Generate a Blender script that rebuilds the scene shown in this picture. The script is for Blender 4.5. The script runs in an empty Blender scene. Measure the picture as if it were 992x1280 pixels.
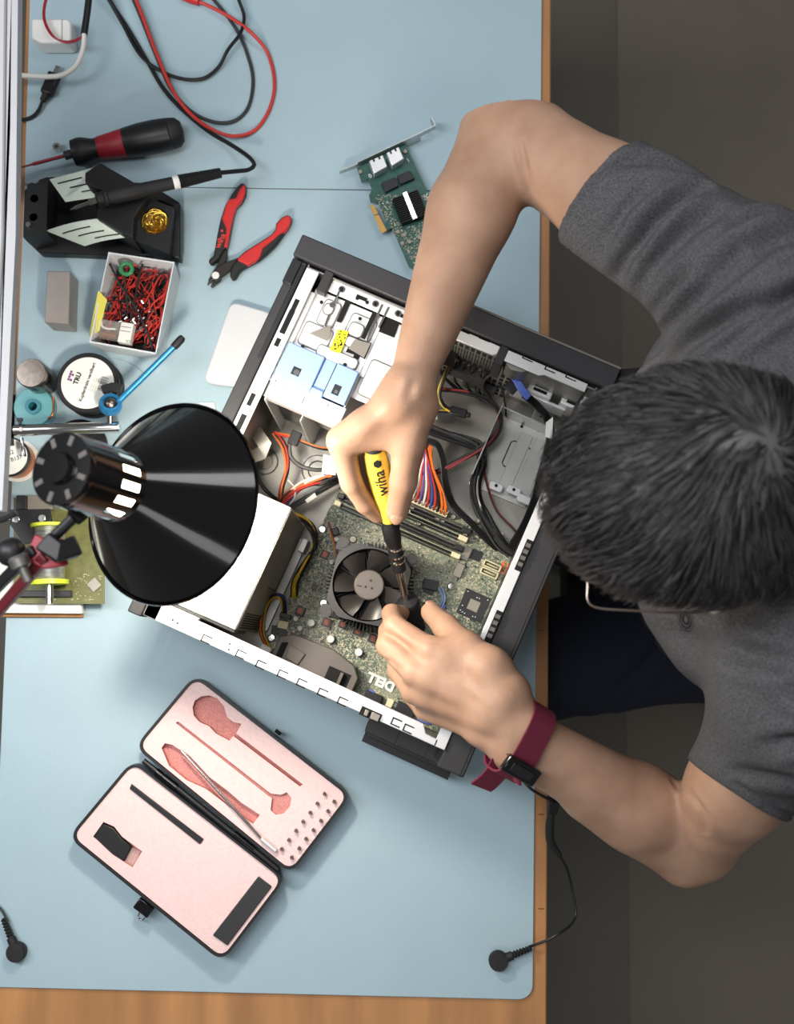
import bpy, bmesh, math, random
import numpy as np
from mathutils import Matrix, Vector
random.seed(7)
rng = np.random.default_rng(11)
S = bpy.context.scene
COL = S.collection
PI = math.pi

# ------------------------------------------------------------------ camera
F_PX, CAM_H = 1270.0, 1.2
TILT = math.atan(165/F_PX)
ROLL = math.radians(.9)
CR = Matrix.Rotation(TILT, 3, 'X') @ Matrix.Rotation(ROLL, 3, 'Z')
cam_d = bpy.data.cameras.new('camera'); cam = bpy.data.objects.new('camera', cam_d); COL.objects.link(cam)
cam.location = (0, 0, CAM_H); cam.rotation_euler = CR.to_euler()
cam_d.sensor_fit = 'VERTICAL'; cam_d.sensor_height = 36.0; cam_d.lens = 36*F_PX/1280
cam_d.dof.use_dof = True; cam_d.dof.focus_distance = 1.08; cam_d.dof.aperture_fstop = 5.0
cam_d.clip_start = .02
S.camera = cam

def P(x, y, z=0.0):
    """world point at height z seen where the photograph shows (x, y)"""
    d = CR @ Vector(((x-496)/F_PX, -(y-640)/F_PX, -1))
    s = (z-CAM_H)/d.z
    return Vector((d.x*s, d.y*s, z))
def PP(pts, z=None):
    return [P(*p) if z is None else P(p[0], p[1], z) for p in pts]

# ------------------------------------------------------------------ materials
def lin(c):
    return tuple(((v/255)/12.92 if v/255 <= .04045 else ((v/255+.055)/1.055)**2.4) for v in c)
def mat(name, c, rough=.5, metal=0.0, var=.0, vscale=40, bump=0.0, bscale=200, spec=.5, coat=0, trans=0, alpha=1, sss=0, emit=None, estr=0, stretch=None, ior=1.45, c2=None, detail=4):
    m = bpy.data.materials.new(name); m.use_nodes = True
    nt = m.node_tree; b = nt.nodes['Principled BSDF']
    L = lin(c)
    b.inputs['Base Color'].default_value = (*L, 1)
    b.inputs['Roughness'].default_value = rough; b.inputs['Metallic'].default_value = metal
    b.inputs['Specular IOR Level'].default_value = spec; b.inputs['IOR'].default_value = ior
    if coat: b.inputs['Coat Weight'].default_value = coat; b.inputs['Coat Roughness'].default_value = .05
    if trans: b.inputs['Transmission Weight'].default_value = trans
    if alpha < 1: b.inputs['Alpha'].default_value = alpha
    if sss:
        b.inputs['Subsurface Weight'].default_value = sss; b.inputs['Subsurface Radius'].default_value = (.012, .004, .002); b.inputs['Subsurface Scale'].default_value = .4
    if emit: b.inputs['Emission Color'].default_value = (*lin(emit), 1); b.inputs['Emission Strength'].default_value = estr
    tc = nt.nodes.new('ShaderNodeTexCoord'); co = tc.outputs['Object']
    if stretch:
        mp = nt.nodes.new('ShaderNodeMapping'); mp.inputs['Scale'].default_value = stretch
        nt.links.new(co, mp.inputs['Vector']); co = mp.outputs['Vector']
    if var or c2:
        n = nt.nodes.new('ShaderNodeTexNoise'); n.inputs['Scale'].default_value = vscale; n.inputs['Detail'].default_value = detail
        nt.links.new(co, n.inputs['Vector'])
        r = nt.nodes.new('ShaderNodeValToRGB')
        r.color_ramp.elements[0].position = .3; r.color_ramp.elements[1].position = .7
        if c2: a0, a1 = L, lin(c2)
        else: a0 = tuple(v*(1-var) for v in L); a1 = tuple(min(1, v*(1+var)) for v in L)
        r.color_ramp.elements[0].color = (*a0, 1); r.color_ramp.elements[1].color = (*a1, 1)
        nt.links.new(n.outputs['Fac'], r.inputs['Fac']); nt.links.new(r.outputs['Color'], b.inputs['Base Color'])
    if bump:
        n2 = nt.nodes.new('ShaderNodeTexNoise'); n2.inputs['Scale'].default_value = bscale; n2.inputs['Detail'].default_value = 3
        nt.links.new(co, n2.inputs['Vector'])
        bp = nt.nodes.new('ShaderNodeBump'); bp.inputs['Strength'].default_value = bump; bp.inputs['Distance'].default_value = .002
        nt.links.new(n2.outputs['Fac'], bp.inputs['Height']); nt.links.new(bp.outputs['Normal'], b.inputs['Normal'])
    return m
M = {}
M['mat_blue'] = mat('mat_blue', (160, 183, 192), .5, var=.03, vscale=9, bump=.12, bscale=420, spec=.35)
M['wood'] = mat('wood', (172, 122, 76), .5, var=.28, vscale=26, stretch=(1, .12, 1), bump=.1, bscale=60)
M['wood_front'] = mat('wood_front', (168, 116, 70), .5, var=.25, vscale=26, stretch=(2.2, .5, 1), bump=.1, bscale=60)
M['floor'] = mat('floor', (121, 112, 101), .62, var=.05, vscale=6, bump=.05, bscale=90)
M['floor_dark'] = mat('floor_dark', (106, 101, 91), .6, var=.05, vscale=6, bump=.05, bscale=90)
M['black'] = mat('black_plastic', (26, 26, 28), .42, bump=.06, bscale=600)
M['black_soft'] = mat('black_rubber', (30, 30, 31), .6, bump=.1, bscale=500)
M['black_gloss'] = mat('black_enamel', (9, 9, 10), .14, coat=.6)
M['charcoal'] = mat('charcoal_bezel', (52, 51, 54), .5, var=.05, vscale=80, bump=.05, bscale=500)
M['charcoal2'] = mat('charcoal_panel', (46, 45, 46), .55, var=.05, vscale=80, bump=.05, bscale=500)
M['dark'] = mat('dark_void', (9, 9, 10), .8)
M['steel'] = mat('galvanised_steel', (196, 196, 192), .38, 1, var=.1, vscale=22, bump=.03, bscale=60)
M['steel_lt'] = mat('bright_sheet_steel', (230, 230, 230), .36, .5, var=.03, vscale=30)
M['rail'] = mat('slot_rail', (150, 156, 128), .5)
M['red_arm'] = mat('dark_red_enamel', (96, 30, 36), .4)
M['red_dull'] = mat('dull_red_wire', (132, 42, 42), .5)
M['steel_dk'] = mat('grey_sheet_steel', (150, 148, 142), .42, .9, var=.12, vscale=18)
M['chrome'] = mat('polished_metal', (215, 213, 210), .18, 1)
M['brushed'] = mat('turned_metal', (150, 140, 132), .32, 1, var=.2, vscale=160, stretch=(1, 1, .02))
M['alu'] = mat('sintered_block', (158, 150, 146), .5, .35, var=.05, vscale=60, bump=.08, bscale=500)
M['white'] = mat('white_plastic', (222, 222, 218), .4, var=.02)
M['white_gloss'] = mat('white_casing', (206, 208, 210), .3, var=.02)
M['ivory'] = mat('ivory_connector', (222, 214, 180), .5, var=.05)
M['paper'] = mat('paper', (236, 235, 228), .8, var=.02)
M['yellow_paper'] = mat('yellow_paper', (214, 205, 92), .8, var=.03)
M['cardboard'] = mat('cardboard', (172, 120, 70), .8, var=.1)
M['yellow'] = mat('yellow_handle', (240, 204, 72), .38, var=.03, spec=.5)
M['label_yellow'] = mat('yellow_label', (240, 222, 30), .5)
M['red'] = mat('red_plastic', (196, 44, 44), .4, var=.04)
M['red_dk'] = mat('dark_red_plastic', (150, 32, 44), .45, var=.05)
M['red_wire'] = mat('red_wire', (190, 52, 42), .45)
M['black_wire'] = mat('black_wire', (24, 24, 26), .42)
M['grey_wire'] = mat('grey_black_wire', (52, 52, 54), .42)
M['white_wire'] = mat('white_wire', (225, 222, 215), .45)
M['orange_wire'] = mat('orange_wire', (226, 112, 38), .45)
M['yellow_wire'] = mat('yellow_wire', (205, 170, 40), .45)
M['blue_wire'] = mat('blue_wire', (50, 80, 170), .45)
M['purple_wire'] = mat('purple_wire', (105, 70, 140), .45)
M['blue_latch'] = mat('pale_blue_latch', (142, 170, 214), .45, var=.02)
M['blue_clip'] = mat('blue_clip', (92, 114, 196), .45)
M['blue_anod'] = mat('blue_anodised', (52, 132, 186), .32, .45, var=.05)
M['teal'] = mat('teal_tape', (112, 186, 194), .25, alpha=.62, var=.05)
M['teal_hub'] = mat('teal_core', (40, 120, 134), .4)
M['copper'] = mat('copper_wire', (190, 112, 62), .3, 1, var=.25, vscale=300, stretch=(.05, .05, 1))
M['brass'] = mat('brass_wool', (206, 166, 72), .28, 1)
M['gold'] = mat('gold_contacts', (188, 146, 84), .35, .8)
M['tin_wire'] = mat('solder_wire', (206, 206, 200), .3, .9, var=.25, vscale=300, stretch=(.05, 1, .05))
M['lime'] = mat('lime_plastic', (206, 222, 60), .4)
M['green_ring'] = mat('green_toroid', (46, 128, 78), .45, var=.1, vscale=90)
M['mint'] = mat('pale_mint_sheet', (214, 228, 220), .35, .15)
M['foam'] = mat('pink_foam', (234, 203, 200), .85, var=.05, vscale=300, bump=.35, bscale=900)
M['foam_cut'] = mat('cut_pink_foam', (204, 138, 132), .9, var=.22, vscale=700, bump=.5, bscale=900)
M['clearplastic'] = mat('frosted_bin', (222, 226, 230), .35, alpha=.86, var=.02)
M['clear'] = mat('clear_cover', (236, 236, 228), .08, alpha=.16)
M['pcb_olive'] = mat('olive_board', (92, 96, 52), .45, c2=(112, 112, 66), vscale=120)
M['chip'] = mat('chip_black', (34, 34, 36), .4)
M['chip_grey'] = mat('chip_grey', (146, 140, 130), .4, .5)
M['grey_plastic'] = mat('grey_shroud', (98, 92, 88), .5, var=.06)
M['fan_grey'] = mat('fan_grey', (46, 43, 42), .34, var=.04)
M['fan_hub'] = mat('fan_hub', (96, 90, 86), .5, var=.05)
M['fin'] = mat('black_fins', (36, 35, 35), .4, .3)
M['strap'] = mat('burgundy_webbing', (104, 26, 50), .8, var=.12, vscale=900, bump=.4, bscale=1400)
M['shelf'] = mat('shelf_white', (186, 187, 190), .4, var=.02)
M['winding'] = mat('inductor_winding', (128, 66, 44), .35, .6, var=.3, vscale=500)
M['ink'] = mat('ink_black', (28, 28, 30), .6)
M['ink_grey'] = mat('ink_grey', (140, 138, 138), .6)
M['ink_white'] = mat('ink_white', (226, 232, 226), .6)
M['ink_red'] = mat('ink_red', (206, 60, 40), .6)
M['ink_purple'] = mat('ink_purple', (112, 44, 120), .6)
M['smd'] = mat('surface_parts', (226, 218, 196), .5, c2=(150, 138, 112), vscale=600, detail=1)
M['smd_dark'] = mat('dark_surface_parts', (64, 58, 50), .5, c2=(36, 34, 34), vscale=600, detail=1)
M['bulb'] = mat('lit_bulb', (255, 240, 215), .4, emit=(255, 236, 205), estr=14)
M['reflector'] = mat('white_reflector', (236, 236, 232), .4)
M['stripe_jeans'] = mat('dark_denim', (22, 28, 44), .85, var=.3, vscale=900, bump=.3, bscale=900)

def pcb_material():
    m = bpy.data.materials.new('circuit_board'); m.use_nodes = True
    nt = m.node_tree; b = nt.nodes['Principled BSDF']; b.inputs['Roughness'].default_value = .42
    tc = nt.nodes.new('ShaderNodeTexCoord')
    n = nt.nodes.new('ShaderNodeTexNoise'); n.inputs['Scale'].default_value = 16; n.inputs['Detail'].default_value = 3
    r = nt.nodes.new('ShaderNodeValToRGB'); r.color_ramp.elements[0].position = .4; r.color_ramp.elements[1].position = .62
    r.color_ramp.elements[0].color = (*lin((62, 84, 72)), 1); r.color_ramp.elements[1].color = (*lin((120, 130, 112)), 1)
    v = nt.nodes.new('ShaderNodeTexVoronoi'); v.inputs['Scale'].default_value = 780; v.distance = 'MANHATTAN'
    r2 = nt.nodes.new('ShaderNodeValToRGB'); r2.color_ramp.interpolation = 'CONSTANT'
    r2.color_ramp.elements[0].color = (0, 0, 0, 1); r2.color_ramp.elements[1].position = .7; r2.color_ramp.elements[1].color = (1, 1, 1, 1)
    sep = nt.nodes.new('ShaderNodeSeparateColor')
    mx = nt.nodes.new('ShaderNodeMixRGB'); mx.inputs[2].default_value = (*lin((172, 168, 142)), 1)
    for a, c in ((tc.outputs['Object'], n.inputs['Vector']), (tc.outputs['Object'], v.inputs['Vector']), (n.outputs['Fac'], r.inputs['Fac']), (v.outputs['Color'], sep.inputs[0]),
                 (sep.outputs[0], r2.inputs['Fac']), (r2.outputs['Color'], mx.inputs[0]), (r.outputs['Color'], mx.inputs[1]), (mx.outputs[0], b.inputs['Base Color'])):
        nt.links.new(a, c)
    return m
M['pcb'] = pcb_material()
M['pcb_card'] = mat('green_card', (36, 78, 70), .4, c2=(50, 92, 82), vscale=150)

# ------------------------------------------------------------------ mesh builder
def spline(pts, n=8):
    """Catmull-Rom through the points"""
    pts = [Vector(p) for p in pts]
    if len(pts) < 3: return pts
    q = [pts[0]*2-pts[1]] + pts + [pts[-1]*2-pts[-2]]
    out = []
    for i in range(1, len(q)-2):
        a, b, c, d = q[i-1:i+3]
        for k in range(n):
            t = k/n
            out.append(.5*((2*b)+(c-a)*t+(2*a-5*b+4*c-d)*t*t+(3*b-a-3*c+d)*t**3))
    out.append(pts[-1]); return out
class MB:
    def __init__(s, X=None): s.v, s.f, s.mi, s.pc = [], [], [], []; s.X = X; s.cur = 0
    def add(s, vs, fs, T=None):
        o = len(s.v); s.pc.append((o, len(s.f)))
        for p in vs:
            p = Vector(p)
            if T is not None: p = T @ p
            if s.X is not None: p = s.X @ p
            s.v.append(p)
        for f in fs: s.f.append([o+i for i in f]); s.mi.append(s.cur)
        return s
    def box(s, x0, x1, y0, y1, z0, z1, T=None):
        return s.add([(x0,y0,z0),(x1,y0,z0),(x1,y1,z0),(x0,y1,z0),(x0,y0,z1),(x1,y0,z1),(x1,y1,z1),(x0,y1,z1)],
                     [(0,3,2,1),(4,5,6,7),(0,1,5,4),(1,2,6,5),(2,3,7,6),(3,0,4,7)], T)
    def cbox(s, c, sx, sy, sz, rot=0, T=None):
        R = Matrix.Translation(Vector(c)) @ Matrix.Rotation(rot, 4, 'Z')
        if T is not None: R = T @ R
        return s.box(-sx/2, sx/2, -sy/2, sy/2, -sz/2, sz/2, R)
    def prism(s, poly, z0, z1, T=None):
        n = len(poly)
        return s.add([(p[0],p[1],z0) for p in poly]+[(p[0],p[1],z1) for p in poly],
                     [tuple(range(n))[::-1], tuple(range(n, 2*n))]+[(i,(i+1)%n,n+(i+1)%n,n+i) for i in range(n)], T)
    def loft(s, A, B):
        n = len(A)
        return s.add(list(A)+list(B), [tuple(range(n))[::-1], tuple(range(n, 2*n))]+[(i,(i+1)%n,n+(i+1)%n,n+i) for i in range(n)])
    def lathe(s, prof, n=32, T=None, cap=True, skip=None):
        vs, fs = [], []
        for r, z in prof:
            for k in range(n): a = 2*PI*k/n; vs.append((r*math.cos(a), r*math.sin(a), z))
        for i in range(len(prof)-1):
            for k in range(n):
                if skip and skip(i, k): continue
                fs.append((i*n+k, i*n+(k+1)%n, (i+1)*n+(k+1)%n, (i+1)*n+k))
        if cap:
            if prof[0][0] > 1e-6: fs.append(tuple(range(n))[::-1])
            if prof[-1][0] > 1e-6: fs.append(tuple(range((len(prof)-1)*n, len(prof)*n)))
        return s.add(vs, fs, T)
    def cyl(s, c, r, h, n=24, T=None, r2=None):
        X = Matrix.Translation(Vector(c))
        if T is not None: X = T @ X
        return s.lathe([(r, 0), (r if r2 is None else r2, h)], n, X)
    def ring(s, prof, n=32, T=None):
        """closed profile turned about z"""
        return s.lathe(prof+[prof[0]], n, T, cap=False)
    def between(s, a, b, prof, n=24):
        """lathe profile [(r, t 0..1)] laid from point a to b"""
        a, b = Vector(a), Vector(b); d = b-a
        T = Matrix.Translation(a) @ d.to_track_quat('Z', 'Y').to_matrix().to_4x4()
        return s.lathe([(r, t*d.length) for r, t in prof], n, T)
    def tube(s, pts, r, n=8, smooth=8, flat=None, up=None):
        """round (or flat w,h) sweep along points; r may be a list"""
        raw = [Vector(p) for p in pts]
        P_ = spline(raw, smooth) if smooth and len(raw) > 2 else raw
        m = len(P_)
        rs = [r]*m if not isinstance(r, (list, tuple)) else [float(np.interp(i/(m-1), np.linspace(0, 1, len(r)), r)) for i in range(m)]
        tang = [(P_[min(i+1, m-1)]-P_[max(i-1, 0)]).normalized() for i in range(m)]
        ref = Vector(up) if up else (Vector((0,0,1)) if abs(tang[0].z) < .9 else Vector((1,0,0)))
        nrm = (ref - tang[0]*ref.dot(tang[0])).normalized()
        vs, fs = [], []
        for i in range(m):
            t = tang[i]
            if up: nrm = (ref-t*ref.dot(t)).normalized()
            else:
                nrm = (nrm - t*nrm.dot(t)); nrm = nrm.normalized() if nrm.length > 1e-6 else t.orthogonal().normalized()
            bi = t.cross(nrm)
            if flat:
                w, h = flat
                for sx, sy in ((-1,-1),(1,-1),(1,1),(-1,1)): vs.append(P_[i]+bi*(sx*w/2)+nrm*(sy*h/2))
            else:
                for k in range(n):
                    a = 2*PI*k/n; vs.append(P_[i]+(bi*math.cos(a)+nrm*math.sin(a))*rs[i])
        q = 4 if flat else n
        for i in range(m-1):
            for k in range(q): fs.append((i*q+k, i*q+(k+1)%q, (i+1)*q+(k+1)%q, (i+1)*q+k))
        fs += [tuple(range(q))[::-1], tuple(range((m-1)*q, m*q))]
        return s.add(vs, fs)
    def ball(s, c, rx, ry=None, rz=None, T=None, n=20, m=12):
        ry = ry or rx; rz = rz or rx
        pr = [(math.sin(PI*i/m), -math.cos(PI*i/m)) for i in range(m+1)]
        pr[0] = (1e-5, -1); pr[-1] = (1e-5, 1)
        X = Matrix.Translation(Vector(c)) @ (T if T is not None else Matrix.Identity(4)) @ Matrix.Diagonal((rx, ry, rz, 1))
        return s.lathe(pr, n, X)
def origin_of(parent):
    v = Vector((0,0,0))
    while parent is not None: v += parent.location; parent = parent.parent
    return v
def obj(name, mb, m, parent=None, loc=None, smooth=35, bevel=0, seg=2, normals=True, local=False):
    """link ONE mesh; mb is in world coordinates unless local"""
    me = bpy.data.meshes.new(name)
    po = origin_of(parent)
    if loc is None:
        loc = (sum(mb.v, Vector())/len(mb.v)) if parent is None else po
        if parent is None: loc.z = min(v.z for v in mb.v)
    loc = Vector(loc)
    me.from_pydata([tuple(v-loc) if not local else tuple(v) for v in mb.v], [], mb.f)
    for mm in (m if isinstance(m, (list, tuple)) else [m]): me.materials.append(mm)
    if any(mb.mi): me.polygons.foreach_set('material_index', mb.mi)
    if normals:
        bm = bmesh.new(); bm.from_mesh(me); bmesh.ops.recalc_face_normals(bm, faces=bm.faces); bm.to_mesh(me); bm.free()
    if smooth: me.shade_smooth(); me.set_sharp_from_angle(angle=math.radians(smooth))
    o = bpy.data.objects.new(name, me); COL.objects.link(o)
    o.location = loc - po
    if parent is not None: o.parent = parent
    if bevel:
        bv = o.modifiers.new('bevel', 'BEVEL'); bv.width = bevel; bv.segments = seg; bv.limit_method = 'ANGLE'; bv.angle_limit = math.radians(40)
    return o
def tag(o, label, cat, group=None, kind=None):
    o['label'] = label; o['category'] = cat
    if group: o['group'] = group
    if kind: o['kind'] = kind
    return o
def thing(name, label, cat, loc, group=None):
    o = bpy.data.objects.new(name, None); COL.objects.link(o); o.location = loc; o.empty_display_size = .02
    return tag(o, label, cat, group)
def structure(o): o['kind'] = 'structure'; return o
def dup(root, loc, rz=None, label=None):
    c = root.copy(); COL.objects.link(c); c.location = loc
    if rz is not None: c.rotation_euler = (0, 0, rz)
    if label: c['label'] = label
    for ch in root.children:
        d = ch.copy(); COL.objects.link(d); d.parent = c
    return c
def cut(o, mb):
    """carve the builder's solids out of o (applied, the cutter is removed)"""
    me = bpy.data.meshes.new('c'); me.from_pydata([tuple(v) for v in mb.v], [], mb.f)
    bm = bmesh.new(); bm.from_mesh(me); bmesh.ops.recalc_face_normals(bm, faces=bm.faces); bm.to_mesh(me); bm.free()
    for mm in o.data.materials: me.materials.append(mm)
    if len(o.data.materials) > 1: me.polygons.foreach_set('material_index', [1]*len(me.polygons))
    c = bpy.data.objects.new('c', me); COL.objects.link(c)
    md = o.modifiers.new('b', 'BOOLEAN'); md.object = c; md.operation = 'DIFFERENCE'; md.solver = 'EXACT'
    bpy.context.view_layer.update()
    dg = bpy.context.evaluated_depsgraph_get()
    new = bpy.data.meshes.new_from_object(o.evaluated_get(dg)); 
    o.modifiers.clear(); o.data = new
    bpy.data.objects.remove(c)
    return o
def arc(c, r, a0, a1, n): return [(c[0]+r*math.cos(a0+(a1-a0)*i/n), c[1]+r*math.sin(a0+(a1-a0)*i/n)) for i in range(n+1)]
def rrect(x0, x1, y0, y1, r, n=6):
    return arc((x1-r, y1-r), r, 0, PI/2, n)+arc((x0+r, y1-r), r, PI/2, PI, n)+arc((x0+r, y0+r), r, PI, 1.5*PI, n)+arc((x1-r, y0+r), r, 1.5*PI, 2*PI, n)
_txt = {}
def text_geo(body, size=1.0, bold=0.0):
    key = (body, bold)
    if key not in _txt:
        cu = bpy.data.curves.new('t', 'FONT'); cu.body = body; cu.align_x = 'CENTER'; cu.align_y = 'CENTER'; cu.size = 1; cu.offset = bold; cu.resolution_u = 4
        o = bpy.data.objects.new('t', cu); COL.objects.link(o)
        bpy.context.view_layer.update()
        me = bpy.data.meshes.new_from_object(o.evaluated_get(bpy.context.evaluated_depsgraph_get()))
        _txt[key] = ([tuple(v.co) for v in me.vertices], [tuple(p.vertices) for p in me.polygons])
        bpy.data.objects.remove(o); bpy.data.meshes.remove(me)
    v, f = _txt[key]
    return [(x*size, y*size, 0) for x, y, _ in v], f
def put_text(mb, body, size, T, bold=0.0):
    v, f = text_geo(body, size, bold); mb.add(v, f, T)
def frame(c, ang, tilt=None):
    return Matrix.Translation(Vector(c)) @ Matrix.Rotation(ang, 4, 'Z')
def dirang(a, b):
    """world heading from photo point a to b"""
    d = P(*b)-P(*a); return math.atan2(d.y, d.x)

def obj_split(name, mb, m, parent, gap=.0006, **k):
    """one mesh per separate piece of the builder (pieces that touch stay together)"""
    n = len(mb.pc); ends = mb.pc[1:]+[(len(mb.v), len(mb.f))]; grp = list(range(n)); bb = []
    for (v0, f0), (v1, f1) in zip(mb.pc, ends):
        q = mb.v[v0:v1]; bb.append(([min(v[i] for v in q)-gap/2 for i in range(3)], [max(v[i] for v in q)+gap/2 for i in range(3)]))
    def root(i):
        while grp[i] != i: i = grp[i]
        return i
    for i in range(n):
        for j in range(i):
            if all(bb[i][0][a] <= bb[j][1][a] and bb[j][0][a] <= bb[i][1][a] for a in range(3)): grp[root(i)] = root(j)
    out = []
    for r in sorted(set(root(i) for i in range(n))):
        q = MB(); 
        for i in range(n):
            if root(i) != r: continue
            (v0, f0), (v1, f1) = mb.pc[i], ends[i]; o = len(q.v); q.v += mb.v[v0:v1]; q.f += [[x-v0+o for x in f] for f in mb.f[f0:f1]]; q.mi += mb.mi[f0:f1]
        out.append(obj(name, q, m, parent, **k))
    return out[0]
# ------------------------------------------------------------------ setting: floor, bench, mats, shelf
b = MB(); b.box(-1.6, 3.2, -2.4, 2.6, -.79, -.77); structure(obj('floor', b, M['floor'], loc=(0,0,-.79)))
e0 = P(770, 0, -.77).x
b = MB(); b.box(-1.6, e0, -2.4, 2.6, -.77, -.766)
tag(obj('floor_mat', b, M['floor_dark'], bevel=.002), 'dark grey-brown floor covering strip under and beside the workbench', 'floor mat')

RE = [P(689.5, -60), P(683.5, 1330)]
LE = [P(33, -60), P(-8, 1330)]
def edge_x(E_, y): t = (y-E_[0].y)/(E_[1].y-E_[0].y); return E_[0].x+(E_[1].x-E_[0].x)*t
YT, YB = .92, -.56
b = MB(); b.prism([(edge_x(LE, YT), YT), (edge_x(LE, YB), YB), (edge_x(RE, YB), YB), (edge_x(RE, YT), YT)], -.036, -.0032)
bench = thing('workbench', 'wooden workbench with light blue mats on top and bare brown wooden edges', 'workbench', (-.14, .2, -.77))
obj('tabletop', b, M['wood'], bench, bevel=.002)
for x in (-.42, .13):
    for y in (YB+.06, YT-.06):
        b = MB(); b.box(x-.025, x+.025, y-.025, y+.025, -.766, -.036); obj('leg', b, M['steel_dk'], bench, bevel=.003)
# scale ticks burnt on the wooden edge
b = MB()
for y in (788, 1018, 1136): 
    p = P(676, y, -.003); b.box(p.x-.003, p.x+.0035, p.y-.0004, p.y+.0004, -.0032, -.0029)
obj('edge_mark', b, M['ink'], bench, smooth=0)
# mats
seam = P(400, 236.5).y
mr0, mr1 = P(677, 0), P(667.5, 1240)
def mx(y): t = (y-mr0.y)/(mr1.y-mr0.y); return mr0.x+(mr1.x-mr0.x)*t
def lx(y): return edge_x(LE, y)+.006
ub = [(lx(YT), YT), (lx(seam), seam+.0006), (mx(seam), seam+.0006), (mx(YT), YT)]
b = MB(); b.prism(ub, -.0032, 0)
tag(obj('bench_mat', b, M['mat_blue'], bevel=.0006), 'light blue rubber mat above the seam, under the test leads', 'mat')
bl, br = P(-12, 1234), P(667, 1251)
cx, cy, r = br.x-.017, br.y+.017, .016
lb = [(lx(seam), seam-.0006), (bl.x, bl.y)] + [(cx+r*math.cos(a), cy+r*math.sin(a)) for a in [(-PI/2)+PI/2*i/8 for i in range(9)]] + [(mx(seam), seam-.0006)]
b = MB(); b.prism(lb, -.0032, 0)
tag(obj('bench_mat', b, M['mat_blue'], bevel=.0006), 'large light blue rubber mat below the seam, under the open computer', 'mat')

# shelf over the left edge
z = .30
s0, s1, s2 = [P(x, y, z-.012)+Vector((0, 0, .012)) for x, y in ((28.5,-40),(25.5,300),(9,640))]
sh = thing('wall_shelf', 'pale grey-white shelf edge running along the left side above the bench', 'shelf', (s1.x-.1, s1.y, 0))
b = MB(); b.prism([(s0.x, s0.y), (s0.x-.16, s0.y), (s2.x-.16, s2.y), (s2.x-.004, s2.y), (s1.x-.004, s1.y), (s0.x-.004, s0.y)], z-.011, z-.001); obj('board', b, M['shelf'], sh, bevel=.002)
b = MB(); b.loft([s0+Vector((-.006,0,.0)), s0+Vector((.0,0,.0)), s0+Vector((0,0,-.012)), s0+Vector((-.006,0,-.012))],
                 [s1+Vector((-.006,0,.0)), s1, s1+Vector((0,0,-.012)), s1+Vector((-.006,0,-.012))])
b.loft([s1+Vector((-.006,0,.0)), s1, s1+Vector((0,0,-.012)), s1+Vector((-.006,0,-.012))],
       [s2+Vector((-.006,0,.0)), s2, s2+Vector((0,0,-.012)), s2+Vector((-.006,0,-.012))])
obj('edge_profile', b, M['shelf'], sh)
b = MB(); b.tube([s0+Vector((-.012,0,-.001)), s1+Vector((-.012,0,-.001)), s2+Vector((-.012,0,-.001))], .0016, 6, 0); obj('groove_strip', b, M['ink_grey'], sh)
for y in (s0.y-.1, s2.y+.08):
    b = MB(); b.box(s0.x-.15, s0.x-.12, y-.015, y+.015, -.0032, z-.011); obj('upright', b, M['shelf'], sh, bevel=.002)

# ------------------------------------------------------------------ leads at the back of the bench
def cable(name, pts, r, m, label, cat='cable', group=None, **k):
    b = MB(); b.tube(PP(pts), r, 10, 8); return tag(obj(name, b, m), label, cat, group)
cable('cable', [(125,-20,.02),(152,28,.006),(178,72,.005),(215,95,.005),(250,99,.005),(272,85,.006),(285,62,.014),(300,42,.014),(305,22,.008),(299,2,.01),(292,-14,.01)], .0022, M['black_wire'], 'thin black cable looping right with a kinked knot at the top edge')
t = thing('test_lead', 'bright red test lead making the widest loop at the back of the bench', 'cable', P(300, 150))
b = MB(); b.tube(PP([(162,-20,.012),(178,20,.011),(196,68,.009),(217,115,.009),(238,142,.009),(262,160,.013),(290,170,.008),(318,163,.003),(336,138,.003),(343,105,.003),(335,68,.003),(315,42,.012),(290,23,.010),(262,8,.006),(245,1,.006)]), .0022, 10, 8); obj('lead', b, M['red_wire'], t)
b = MB(); b.between(P(250, 2, .006), P(226, -6, .006), [(.002,0),(.0052,.05),(.006,.4),(.005,1)], 14); obj('plug', b, M['red'], t)
cable('test_lead', [(158,-20,.006),(176,22,.006),(197,75,.005),(214,112,.005),(240,140,.005),(270,153,.004),(295,150,.003),(311,132,.003),(316,98,.003),(308,65,.003),(297,40,.004),(282,18,.004),(262,-6,.004)], .0022, M['grey_wire'], 'dark grey test lead running inside the loop of the red lead', 'cable')
t = thing('power_cord', 'black round cord with white and red wires at the upper left corner', 'cable', P(90, 60))
b = MB(); b.tube(PP([(113,-20,.03),(109,15,.03),(105,43,.03)]), .0042, 12, 6); obj('sheath', b, M['black_wire'], t)
b = MB(); b.tube(PP([(105.5,40,.030),(104,60,.029),(96,81,.028),(80,93,.028),(58,96,.028),(20,94,.03),(-6,93,.03)]), .0030, 10, 8); obj('wire', b, M['white_wire'], t)
for dx in (0, 2):
    b = MB(); b.tube(PP([(62-dx,-14,.034),(56-dx,12,.034),(58-dx,30,.034),(68-dx,46,.034),(82,53.5-dx,.033),(96,51-dx,.032),(105,44,.030)]), .0010, 8, 8); obj('wire', b, M['red_dk'], t)
# white plug box
t = thing('plug_adapter', 'small white plastic block lying at the upper left by the shelf', 'adapter', P(63, 40))
b = MB(); b.prism([tuple(P(*q, .026)[:2]) for q in [(39,23),(85,23),(89,28),(89,50),(85,53),(50,53),(39,47)]], .001, .026); obj('body', b, M['white'], t, bevel=.0025)
b = MB(); b.prism([tuple(P(*q, .026)[:2]) for q in [(77,24),(78,24),(78,52),(77,52)]], .026, .0264); obj('seam_line', b, M['ink_grey'], t)
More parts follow.
